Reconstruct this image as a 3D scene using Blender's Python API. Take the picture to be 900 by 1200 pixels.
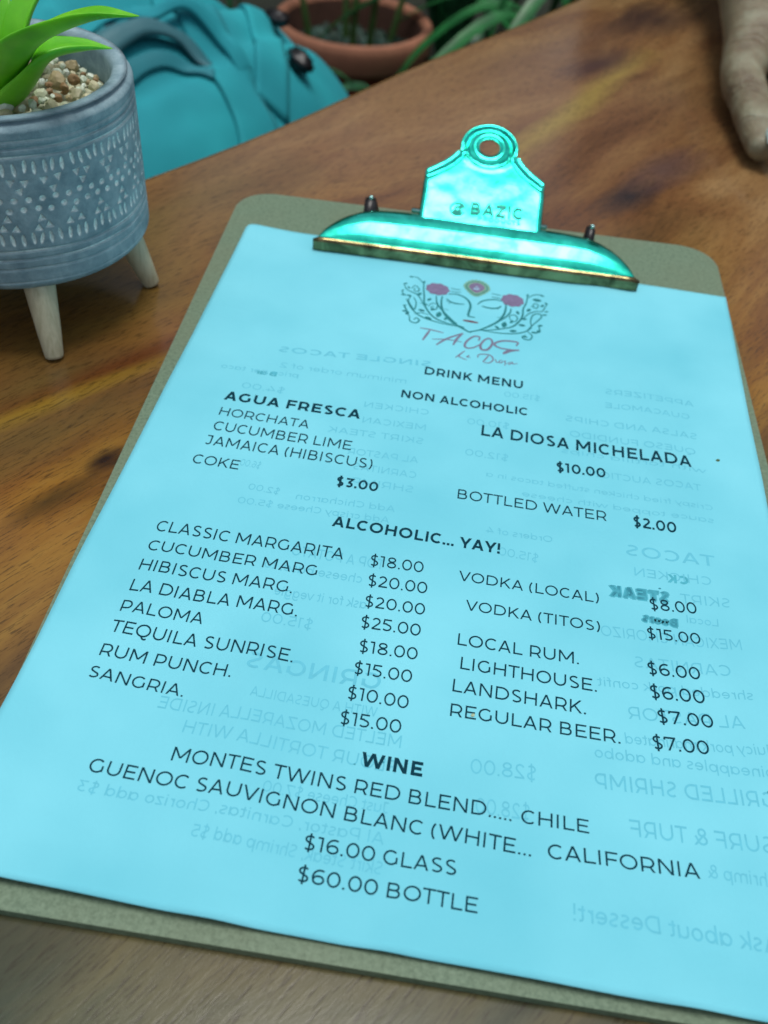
import bpy, bmesh, math, random
import numpy as np
from mathutils import Vector, Matrix, noise
from math import sin, cos, pi, radians, sqrt, atan2

# ------------------------------------------------------------------ scene, camera, light
for o in list(bpy.data.objects): bpy.data.objects.remove(o)
S = bpy.context.scene
C = S.collection
random.seed(7)
ZT = 0.75                 # table top
ZB = 0.753                # top face of the clipboard
ZP = 0.7534               # paper

cd = bpy.data.cameras.new('camera'); cam = bpy.data.objects.new('camera', cd); C.objects.link(cam)
cam.matrix_world = Matrix(((0.985708,-0.16176,0.047045,0.099485),(0.147521,0.693986,-0.704714,-0.081677),
                           (0.081346,0.701582,0.70793,0.970675),(0,0,0,1)))
cd.sensor_fit = 'VERTICAL'; cd.sensor_height = 36; cd.sensor_width = 27; cd.lens = 1132.374/1200*36
cd.clip_start = 0.01; cd.clip_end = 500
cd.dof.use_dof = True; cd.dof.focus_distance = 0.280; cd.dof.aperture_fstop = 14.5
S.camera = cam

W = bpy.data.worlds.new('World'); S.world = W; W.use_nodes = True
nt = W.node_tree; bg = nt.nodes['Background']
sky = nt.nodes.new('ShaderNodeTexSky'); sky.sky_type = 'NISHITA'; sky.sun_disc = False
SUN_EL, SUN_AZ = radians(86), radians(30)         # azimuth from +y towards +x
sky.sun_elevation = SUN_EL; sky.sun_rotation = SUN_AZ
sky.air_density = 1.0; sky.dust_density = 4.0; sky.ozone_density = 1.0
hs = nt.nodes.new('ShaderNodeHueSaturation'); hs.inputs['Saturation'].default_value = 0.45   # thin overcast
nt.links.new(sky.outputs[0], hs.inputs['Color']); nt.links.new(hs.outputs[0], bg.inputs[0])
bg.inputs[1].default_value = 0.10
sl = bpy.data.lights.new('sun', 'SUN'); so = bpy.data.objects.new('sun', sl); C.objects.link(so)
sl.energy = 1.5; sl.angle = radians(24); sl.color = (1, 0.97, 0.92)
sd = Vector((sin(SUN_AZ)*cos(SUN_EL), cos(SUN_AZ)*cos(SUN_EL), sin(SUN_EL)))
so.rotation_euler = (-sd).to_track_quat('-Z', 'Y').to_euler()
S.view_settings.view_transform = 'Standard'; S.view_settings.look = 'None'
S.view_settings.gamma = 1; S.view_settings.exposure = 0.2; S.view_settings.use_curve_mapping = False
S.render.engine = 'CYCLES'

# ------------------------------------------------------------------ helpers
def tag(o, label=None, cat=None, group=None, kind=None):
    if label: o['label'] = label
    if cat: o['category'] = cat
    if group: o['group'] = group
    if kind: o['kind'] = kind
    return o
def empty(name, loc=(0,0,0), rz=0):
    o = bpy.data.objects.new(name, None); C.objects.link(o); o.location = loc; o.rotation_euler = (0,0,rz)
    o.empty_display_size = .02
    return o
def mesh(name, V, F, mat, parent=None, smooth=True, loc=(0,0,0)):
    m = bpy.data.meshes.new(name); m.from_pydata([tuple(map(float, v)) for v in V], [], F); m.update()
    o = bpy.data.objects.new(name, m); C.objects.link(o)
    for x in (mat if isinstance(mat, (list, tuple)) else [mat]): m.materials.append(x)
    if smooth: m.shade_smooth()
    if parent: o.parent = parent
    o.location = loc
    return o
def from_bm(name, bm, mat, parent=None, smooth=True, up=False):
    bmesh.ops.recalc_face_normals(bm, faces=bm.faces)
    if up and sum(f.normal.z*f.calc_area() for f in bm.faces) < 0: bmesh.ops.reverse_faces(bm, faces=bm.faces)
    m = bpy.data.meshes.new(name); bm.to_mesh(m); bm.free()
    o = bpy.data.objects.new(name, m); C.objects.link(o); m.materials.append(mat)
    if smooth: m.shade_smooth()
    if parent: o.parent = parent
    return o
def mod(o, typ, **k):
    x = o.modifiers.new(typ.lower(), typ)
    for a, b in k.items(): setattr(x, a, b)
    return x
def node_mat(name):
    m = bpy.data.materials.new(name); m.use_nodes = True
    n = m.node_tree; return m, n, n.nodes['Principled BSDF']
def N(nt, t, **k):
    x = nt.nodes.new(t)
    for a, b in k.items():
        if a in x.inputs.keys() or isinstance(a, int): x.inputs[a].default_value = b
        else: setattr(x, a, b)
    return x
def ramp(nt, fac, stops, interp='LINEAR'):
    r = nt.nodes.new('ShaderNodeValToRGB'); r.color_ramp.interpolation = interp
    el = r.color_ramp.elements
    while len(el) < len(stops): el.new(0.5)
    for e, (p, c) in zip(el, stops):
        e.position = p; e.color = (*c, 1) if len(c) == 3 else c
    nt.links.new(fac, r.inputs[0]); return r.outputs[0]
def g3(v): return (v, v, v)
def mix(nt, f, a, b, mode='MIX'):
    m = nt.nodes.new('ShaderNodeMix'); m.data_type = 'RGBA'; m.blend_type = mode
    for s, v in ((0, f), (6, a), (7, b)):
        if hasattr(v, 'links'): nt.links.new(v, m.inputs[s])
        else: m.inputs[s].default_value = v if s == 0 else ((*v, 1) if len(v) == 3 else v)
    return m.outputs[2]
def mth(nt, op, a, b=0.0, c=None, clamp=False):
    m = nt.nodes.new('ShaderNodeMath'); m.operation = op; m.use_clamp = clamp
    for i, v in enumerate((a, b, c)):
        if v is None: continue
        if hasattr(v, 'links'): nt.links.new(v, m.inputs[i])
        else: m.inputs[i].default_value = v
    return m.outputs[0]
def noise_t(nt, vec, scale, detail=4, rough=.5, dist=0.0):
    n = nt.nodes.new('ShaderNodeTexNoise'); n.inputs['Scale'].default_value = scale
    n.inputs['Detail'].default_value = detail; n.inputs['Roughness'].default_value = rough
    n.inputs['Distortion'].default_value = dist
    nt.links.new(vec, n.inputs['Vector']); return n.outputs['Fac']
def objco(nt, scale=(1,1,1), rot=(0,0,0), loc=(0,0,0)):
    t = nt.nodes.new('ShaderNodeTexCoord'); m = nt.nodes.new('ShaderNodeMapping')
    m.vector_type = 'POINT'
    m.inputs['Scale'].default_value = scale; m.inputs['Rotation'].default_value = rot; m.inputs['Location'].default_value = loc
    nt.links.new(t.outputs['Object'], m.inputs[0]); return m.outputs[0]
def bump(nt, p, h, strength, dist):
    b = nt.nodes.new('ShaderNodeBump'); b.inputs['Strength'].default_value = strength; b.inputs['Distance'].default_value = dist
    nt.links.new(h, b.inputs['Height']); nt.links.new(b.outputs[0], p.inputs['Normal']); return b
def simple(name, col, rough=.5, metal=0, var=0.0, scale=60, bmp=0, bdist=.0005, col2=None, spec=None):
    m, n, p = node_mat(name)
    p.inputs['Roughness'].default_value = rough; p.inputs['Metallic'].default_value = metal
    if spec is not None: p.inputs['Specular IOR Level'].default_value = spec
    co = objco(n)
    if var or col2:
        f = noise_t(n, co, scale, 5, .6)
        a = tuple(c*(1-var) for c in col); b = col2 or tuple(min(1, c*(1+var)) for c in col)
        o = ramp(n, f, [(.3, a), (.7, b)]); n.links.new(o, p.inputs['Base Color'])
    else: p.inputs['Base Color'].default_value = (*col, 1)
    if bmp: bump(n, p, noise_t(n, co, scale*3, 6, .65), bmp, bdist)
    return m

# ------------------------------------------------------------------ materials
def wood_material():
    m, n, p = node_mat('lacquered_wood')
    L = n.links
    ROT = -radians(57)
    base = objco(n, rot=(0,0,ROT))                     # x runs along the grain
    # gentle warp
    nz = n.nodes.new('ShaderNodeTexNoise'); nz.inputs['Scale'].default_value = 5; nz.inputs['Detail'].default_value = 3
    L.new(base, nz.inputs['Vector'])
    sub = n.nodes.new('ShaderNodeVectorMath'); sub.operation = 'SUBTRACT'; sub.inputs[1].default_value = (.5,.5,.5); L.new(nz.outputs['Color'], sub.inputs[0])
    sc = n.nodes.new('ShaderNodeVectorMath'); sc.operation = 'SCALE'; sc.inputs['Scale'].default_value = .085; L.new(sub.outputs[0], sc.inputs[0])
    ad = n.nodes.new('ShaderNodeVectorMath'); ad.operation = 'ADD'; L.new(base, ad.inputs[0]); L.new(sc.outputs[0], ad.inputs[1])
    w = ad.outputs[0]
    def stretch(v, sx, sy, loc=(0,0,0)):
        mp = n.nodes.new('ShaderNodeMapping'); mp.inputs['Scale'].default_value = (sx, sy, 1); mp.inputs['Location'].default_value = loc
        L.new(v, mp.inputs[0]); return mp.outputs[0]
    broad = noise_t(n, stretch(w, 3.5, 20), 1, 5, .6, .8)
    mid = noise_t(n, stretch(w, 9, 60), 1, 5, .6, .3)
    fine = noise_t(n, stretch(w, 45, 420), 1, 4, .6)
    pores = noise_t(n, stretch(base, 160, 1500), 1, 3, .7)
    f = mth(n, 'ADD', mth(n, 'MULTIPLY', broad, .72), mth(n, 'ADD', mth(n, 'MULTIPLY', mid, .20), mth(n, 'MULTIPLY', fine, .08)))
    c = ramp(n, f, [(.33, (.046,.016,.003)), (.44, (.118,.044,.006)), (.50, (.170,.070,.008)), (.56, (.225,.105,.013)), (.68, (.30,.17,.028))])
    # broad natural patches: rosy, olive
    patch = noise_t(n, stretch(w, 4, 7, (3,1,0)), 1, 3, .5)
    c = mix(n, ramp(n, patch, [(.42, g3(0)), (.62, g3(.35))]), c, (.18,.085,.045))
    patch2 = noise_t(n, stretch(w, 5, 9, (8,5,0)), 1, 3, .5)
    c = mix(n, ramp(n, patch2, [(.48, g3(0)), (.66, g3(.6))]), c, (.11,.10,.025))
    # green reflection tint of the near end, painted into the wood colour
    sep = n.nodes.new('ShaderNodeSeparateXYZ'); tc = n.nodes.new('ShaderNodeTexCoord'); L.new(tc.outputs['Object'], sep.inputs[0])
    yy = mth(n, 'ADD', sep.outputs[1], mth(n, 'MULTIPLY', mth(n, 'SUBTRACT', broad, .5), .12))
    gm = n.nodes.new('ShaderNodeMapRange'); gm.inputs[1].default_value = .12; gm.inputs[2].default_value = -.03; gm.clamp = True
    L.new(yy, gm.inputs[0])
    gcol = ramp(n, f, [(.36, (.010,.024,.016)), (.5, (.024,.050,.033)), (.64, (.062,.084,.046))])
    gfac = mth(n, 'MULTIPLY', gm.outputs[0], GREEN_REFLECT)
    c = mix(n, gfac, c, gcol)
    # rosier brown mixed in towards the far side
    fm = n.nodes.new('ShaderNodeMapRange'); fm.inputs[1].default_value = .24; fm.inputs[2].default_value = .42; fm.clamp = True
    L.new(yy, fm.inputs[0])
    rc = ramp(n, f, [(.33, (.080,.036,.017)), (.45, (.160,.080,.038)), (.54, (.205,.115,.054)), (.68, (.29,.18,.09))])
    c = mix(n, mth(n, 'MULTIPLY', fm.outputs[0], .75), c, rc)
    # sapwood streaks and knots, each where it lies in the slab (world x, y)
    def line_mask(x0, y0, x1, y1, wd, soft):
        dx, dy = x1-x0, y1-y0; Ln = sqrt(dx*dx+dy*dy); ux, uy = dx/Ln, dy/Ln
        X, Y = sep.outputs[0], sep.outputs[1]
        al = mth(n, 'ADD', mth(n, 'MULTIPLY', mth(n, 'SUBTRACT', X, x0), ux), mth(n, 'MULTIPLY', mth(n, 'SUBTRACT', Y, y0), uy))
        ac = mth(n, 'ADD', mth(n, 'MULTIPLY', mth(n, 'SUBTRACT', X, x0), -uy), mth(n, 'MULTIPLY', mth(n, 'SUBTRACT', Y, y0), ux))
        ac = mth(n, 'ADD', ac, mth(n, 'MULTIPLY', mth(n, 'SUBTRACT', mid, .5), wd*1.5))
        a = mth(n, 'SUBTRACT', 1.0, mth(n, 'DIVIDE', mth(n, 'ABSOLUTE', ac), wd), clamp=True)
        b = mth(n, 'SUBTRACT', 1.0, mth(n, 'DIVIDE', mth(n, 'ABSOLUTE', mth(n, 'SUBTRACT', al, Ln/2)), Ln/2*soft), clamp=True)
        return mth(n, 'MULTIPLY', a, mth(n, 'POWER', b, .5))
    c = mix(n, mth(n, 'MULTIPLY', line_mask(.100,.385,.195,.60,.012,1), 1.3, clamp=True), c, (.27,.19,.05))
    c = mix(n, mth(n, 'MULTIPLY', line_mask(-.075,.12,.015,.228,.006,1), 1.2, clamp=True), c, (.24,.15,.02))
    c = mix(n, mth(n, 'MULTIPLY', line_mask(-.065,.14,.03,.252,.008,1), .9, clamp=True), c, (.10,.028,.008))
    c = mix(n, mth(n, 'MULTIPLY', line_mask(.08,.50,.22,.70,.03,1), .45, clamp=True), c, (.12,.07,.05))
    def knot(x, y, rx, ry, col, k=1.0):
        global_v = n.nodes.new('ShaderNodeMapping'); global_v.vector_type = 'TEXTURE'
        global_v.inputs['Location'].default_value = (x, y, ZT); global_v.inputs['Rotation'].default_value = (0,0,radians(57)); global_v.inputs['Scale'].default_value = (rx, ry, 1)
        L.new(tc.outputs['Object'], global_v.inputs[0])
        ln = n.nodes.new('ShaderNodeVectorMath'); ln.operation = 'LENGTH'; L.new(global_v.outputs[0], ln.inputs[0])
        d = mth(n, 'ADD', ln.outputs['Value'], mth(n, 'MULTIPLY', mth(n, 'SUBTRACT', mid, .5), 1.6))
        return mth(n, 'MULTIPLY', mth(n, 'POWER', mth(n, 'SUBTRACT', 1.0, d, clamp=True), .8), k)
    for kx, ky, rx, ry, col, k in ((.172,.385,.03,.014,(.02,.018,.022),1.0), (.190,.420,.04,.018,(.07,.045,.05),.7), (-.009,.141,.010,.005,(.012,.006,.004),1.2),
                                   (-.003,.138,.03,.012,(.05,.02,.008),.6), (.136,.352,.03,.012,(.10,.035,.012),.6), (.158,.56,.05,.018,(.05,.028,.03),.8), (.20,.66,.05,.03,(.03,.018,.02),.9), (-.02,.118,.02,.006,(.03,.02,.006),.8)):
        c = mix(n, knot(kx, ky, rx, ry, col, k), c, col)
    c = mix(n, ramp(n, pores, [(.36, g3(.6)), (.47, g3(0))]), c, (.02,.012,.006))
    L.new(c, p.inputs['Base Color'])
    rr = ramp(n, mid, [(.3, g3(.12)), (.7, g3(.20))]); L.new(rr, p.inputs['Roughness'])
    p.inputs['Specular IOR Level'].default_value = .30; p.inputs['Coat Weight'].default_value = .10; p.inputs['Coat Roughness'].default_value = .10
    h = mth(n, 'ADD', mth(n, 'MULTIPLY', fine, .6), mth(n, 'MULTIPLY', pores, .5))
    bump(n, p, h, .22, .0003)
    return m
GREEN_REFLECT = .9
M = {}
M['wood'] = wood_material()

def paper_material():
    m, n, p = node_mat('menu_paper')
    co = objco(n)
    f = noise_t(n, co, 18, 3, .5)
    c = ramp(n, f, [(.3, (.145,.545,.665)), (.7, (.205,.645,.765))])
    n.links.new(c, p.inputs['Base Color']); p.inputs['Roughness'].default_value = .8; p.inputs['Specular IOR Level'].default_value = .15
    fib = noise_t(n, co, 900, 4, .7)
    crk = noise_t(n, co, 38, 3, .5, .4)
    bump(n, p, mth(n, 'ADD', mth(n, 'MULTIPLY', fib, .06), crk), .55, .0022)
    return m
M['paper'] = paper_material()
M['ink'] = simple('printed_ink', (.004,.040,.062), .9, var=.2, scale=900, spec=.08)
M['ghost'] = simple('show_through_ink', (.112,.49,.625), .9, var=.06, scale=500)
M['ghost_mid'] = simple('show_through_ink_heavy', (.06,.38,.48), .9, var=.15, scale=400)
M['ghost_dark'] = simple('wet_bled_ink', (.012,.16,.22), .9, col2=(.06,.38,.48), scale=330)
M['logo_green'] = simple('logo_green_ink', (.008,.17,.19), .9, var=.2, scale=500)
M['logo_rose'] = simple('logo_rose_ink', (.17,.14,.25), .9, var=.15, scale=500)
M['logo_red'] = simple('logo_brown_red_ink', (.16,.16,.24), .9, var=.1, scale=500)
M['logo_gold'] = simple('logo_gold_ink', (.16,.36,.25), .9, var=.1, scale=500)
M['logo_white'] = simple('logo_pale_ink', (.30,.62,.80), .9)
M['lip_red'] = simple('logo_lip_ink', (.14,.05,.07), .9)
M['stain'] = simple('food_stain', (.05,.11,.03), .5, var=.4, scale=2000)
M['stain2'] = simple('sauce_speck', (.30,.40,.25), .5, var=.3, scale=2000)

def board_material():
    m, n, p = node_mat('hardboard')
    co = objco(n)
    a = noise_t(n, co, 700, 4, .8); b = noise_t(n, co, 25, 3, .5)
    c = ramp(n, a, [(.30, (.066,.118,.072)), (.5, (.122,.192,.124)), (.72, (.175,.26,.178))])
    c = mix(n, ramp(n, b, [(.4, g3(0)), (.7, g3(.35))]), c, (.15,.17,.10))
    n.links.new(c, p.inputs['Base Color']); p.inputs['Roughness'].default_value = .62
    bump(n, p, a, .4, .0002)
    return m
M['board'] = board_material()

def clip_material(name, col, col2, rough, bm=.12, metal=1.0):
    m, n, p = node_mat(name)
    co = objco(n)
    f = noise_t(n, co, 90, 5, .6, .6)
    c = ramp(n, f, [(.35, col), (.65, col2)]); n.links.new(c, p.inputs['Base Color'])
    p.inputs['Metallic'].default_value = metal
    r = ramp(n, noise_t(n, co, 160, 4, .6), [(.3, g3(rough*.7)), (.75, g3(rough*1.5))]); n.links.new(r, p.inputs['Roughness'])
    bump(n, p, noise_t(n, co, 140, 3, .5), bm, .0006)
    return m
M['clip'] = clip_material('mint_plated_steel', (.015,.50,.37), (.05,.84,.66), .14, .12, .95)
M['lip'] = clip_material('dark_gold_reflection_steel', (.07,.06,.03), (.36,.31,.15), .14, .5)  # dark gold reflections along the lip, put into the base colour
M['black'] = simple('black_plastic', (.012,.012,.014), .35, var=.2)
M['paleclip'] = clip_material('pale_steel', (.35,.75,.70), (.6,.85,.8), .15)

# ------------------------------------------------------------------ ground
def ground_mat():
    m, n, p = node_mat('dark_garden_soil')
    co = objco(n)
    f = noise_t(n, co, 6, 8, .65)
    c = ramp(n, f, [(.3, (.004,.006,.004)), (.55, (.012,.018,.010)), (.75, (.03,.035,.022))])
    n.links.new(c, p.inputs['Base Color']); p.inputs['Roughness'].default_value = .95
    bump(n, p, f, .8, .03); return m
gx = np.linspace(-1, 1, 61); gs = np.sign(gx)*(np.abs(gx)**3)*150
V = [(x, y, 0.0 if max(abs(x), abs(y)) > 8 else .015*noise.noise((x*3, y*3, 0))) for y in gs for x in gs]
F = [(j*61+i, j*61+i+1, (j+1)*61+i+1, (j+1)*61+i) for j in range(60) for i in range(60)]
tag(mesh('ground', V, F, ground_mat()), 'dark soil ground of the garden below the table', kind='structure')

# ------------------------------------------------------------------ table
table = tag(empty('table', (.3,.2,0)), 'varnished brown hardwood table under the clipboard', 'table')
def tloc(o): o.parent = table; o.matrix_parent_inverse = Matrix.Translation((-.3,-.2,0)); return o
def edge_pt(t, s):   # t along the long edge, s inwards
    bx, by = -.060 + .5100*t, .338 + .8600*t
    wob = .0045*sin(t*9+1)+.003*sin(t*23) if s < .5 else .004*sin(t*7)
    return (bx + .86*(s+wob*.6), by - .51*(s+wob*.6))
out = []
for i in range(61): out.append(edge_pt(-.78 + 1.62*i/60, 0))
for i in range(1, 20): out.append(tuple(np.array(edge_pt(.84, 0))*(1-i/20)+np.array(edge_pt(.84, .86))*i/20))
for i in range(61): out.append(edge_pt(.84 - 1.62*i/60, .86))
for i in range(1, 20): out.append(tuple(np.array(edge_pt(-.78, .86))*(1-i/20)+np.array(edge_pt(-.78, 0))*i/20))
n_ = len(out)
prof = [(0.006, 0), (.0025, -.0012), (.0006, -.004), (0, -.008), (0.001, -.030), (.006, -.040)]
cen = np.mean(np.array(out), axis=0)
V = []; F = []
for ins, dz in prof:
    for k, (x, y) in enumerate(out):
        a = np.array(out[(k-1) % n_]); b = np.array(out[(k+1) % n_]); d = b-a; d /= np.linalg.norm(d)
        nn = np.array((d[1], -d[0]))
        if np.dot(cen-np.array((x, y)), nn) < 0: nn = -nn
        V.append((x+nn[0]*ins, y+nn[1]*ins, ZT+dz))
for r in range(len(prof)-1):
    for k in range(n_):
        k2 = (k+1) % n_
        F.append((r*n_+k, r*n_+k2, (r+1)*n_+k2, (r+1)*n_+k))
F.append(tuple(range(n_))); F.append(tuple(reversed(range((len(prof)-1)*n_, len(prof)*n_))))
V = [(x, y, z) for x, y, z in V]
bm = bmesh.new(); vs = [bm.verts.new(v) for v in V]; [bm.faces.new([vs[i] for i in f]) for f in F]
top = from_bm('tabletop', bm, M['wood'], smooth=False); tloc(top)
for s, t in ((.07,-.68), (.79,-.68), (.07,.74), (.79,.74)):
    x, y = edge_pt(t, s)
    bm = bmesh.new(); bmesh.ops.create_cone(bm, segments=24, radius1=.022, radius2=.034, depth=.70, cap_ends=True)
    bmesh.ops.translate(bm, verts=bm.verts, vec=(x, y, .358))
    tloc(from_bm('leg', bm, M['wood'], smooth=False))

# ------------------------------------------------------------------ clipboard
cb = tag(empty('clipboard', (.105,.166,ZT)), 'greenish hardboard clipboard with shiny mint metal clip, lying on the table', 'clipboard')
def cloc(o, par=None):
    o.parent = par or cb
    o.matrix_parent_inverse = Matrix.Translation((-.105,-.166,-ZT)); return o
def rounded(poly, r, seg=8):
    res = []
    for i, p in enumerate(poly):
        p = np.array(p, float); a = np.array(poly[i-1])-p; b = np.array(poly[(i+1) % len(poly)])-p
        a /= np.linalg.norm(a); b /= np.linalg.norm(b)
        half = math.acos(np.dot(a, b))/2; t = r/math.tan(half); cc = p+(a+b)/np.linalg.norm(a+b)*(r/sin(half))
        s, e = p+a*t-cc, p+b*t-cc
        a0, a1 = atan2(s[1], s[0]), atan2(e[1], e[0])
        while a1-a0 > pi: a1 -= 2*pi
        while a1-a0 < -pi: a1 += 2*pi
        for k in range(seg+1):
            q = a0+(a1-a0)*k/seg; res.append((cc[0]+r*cos(q), cc[1]+r*sin(q)))
    return res
def plate(name, pts, z0, z1, mat, bev=.0004):
    bm = bmesh.new()
    lo = [bm.verts.new((x, y, z0)) for x, y in pts]; hi = [bm.verts.new((x, y, z1)) for x, y in pts]
    f1 = bm.faces.new(hi); f0 = bm.faces.new(list(reversed(lo)))
    for i in range(len(pts)):
        j = (i+1) % len(pts); bm.faces.new((lo[i], lo[j], hi[j], hi[i]))
    e = [e for e in f1.edges]+[e for e in f0.edges]
    bmesh.ops.bevel(bm, geom=e, offset=bev, segments=2, affect='EDGES')
    return from_bm(name, bm, mat, smooth=False)
cloc(plate('board', rounded([(-.0100,.3278), (.0016,-.0058), (.2204,-.0016), (.2084,.3378)], .015), ZT+.0002, ZB, M['board']))

# paper surface
PX0, PX1, PY0, PY1 = 0, .21, 0, .297
def ss(a, b, x):
    t = min(1, max(0, (x-a)/(b-a))); return t*t*(3-2*t)
def paper_h(x, y):
    z = .00045 + .00045*noise.noise((x*14, y*10, 1.3)) + .00022*noise.noise((x*34, y*22, 4)) + .00007*noise.noise((x*90, y*70, 8))
    # soft creases near the lower left and along the bottom
    d = (x-.060)*.97+(y-.06)*.10
    z += .0011*math.exp(-(d/.008)**2)*ss(.14,.03,y)
    d = (x-.020)*.99-(y-.06)*.12
    z += .0009*math.exp(-(d/.007)**2)*ss(.16,.05,y)
    d = (x-.150)*.8+(y-.03)*.6
    z += .0008*math.exp(-(d/.006)**2)*ss(.08,.0,y)
    d = (x-.115)*.9-(y-.02)*.45
    z += .0007*math.exp(-(d/.005)**2)*ss(.07,.0,y)
    d = (x-.185)*.95+(y-.15)*.2
    z += .0006*math.exp(-(d/.009)**2)*ss(.02,.1,y)
    z += .0016*ss(.030, 0, y)*(.55+.45*sin(x*46+.6)) + .0008*ss(.012, 0, y)
    z += .0010*ss(.016, 0, x)*ss(.25,.05,y)
    z += .0012*ss(.185,.21,x)*ss(.26,.1,y)
    z += .0010*math.exp(-((x)**2+(y-.297)**2)/.015**2)
    return ZB + max(.0002, z)
menu = tag(empty('menu_sheet', (.105,.148,ZP)), 'pale cyan paper drink menu with dark printing, clipped to the clipboard', 'menu')
def mloc(o, par=None):
    o.parent = par or menu
    o.matrix_parent_inverse = Matrix.Translation((-.105,-.148,-ZP)); return o
NXp, NYp = 105, 148
def edge_in(x, y):   # slightly soft, not ruler-straight paper outline; rounded top-left corner
    return x + .0004*noise.noise((y*25, 0, 9))*(1 if x < .1 else -1), y + .0005*noise.noise((x*22, 3, 9))*(1 if y < .1 else 0)
V = []
for j in range(NYp+1):
    for i in range(NXp+1):
        x = PX1*i/NXp; y = PY1*j/NYp
        xx, yy = (edge_in(x, y) if i in (0, NXp) or j in (0, NYp) else (x, y))
        if x < .004 and y > .293: # worn corner
            dx, dy = .004-x, y-.293; d = sqrt(dx*dx+dy*dy)
            if d > .004: xx, yy = .004-dx*.004/d, .293+dy*.004/d
        V.append((xx, yy, paper_h(x, y)))
F = [(j*(NXp+1)+i, j*(NXp+1)+i+1, (j+1)*(NXp+1)+i+1, (j+1)*(NXp+1)+i) for j in range(NYp) for i in range(NXp)]
pap = mesh('paper', V, F, M['paper']); mloc(pap)
mod(pap, 'SOLIDIFY', thickness=.0001, offset=-1)

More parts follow.
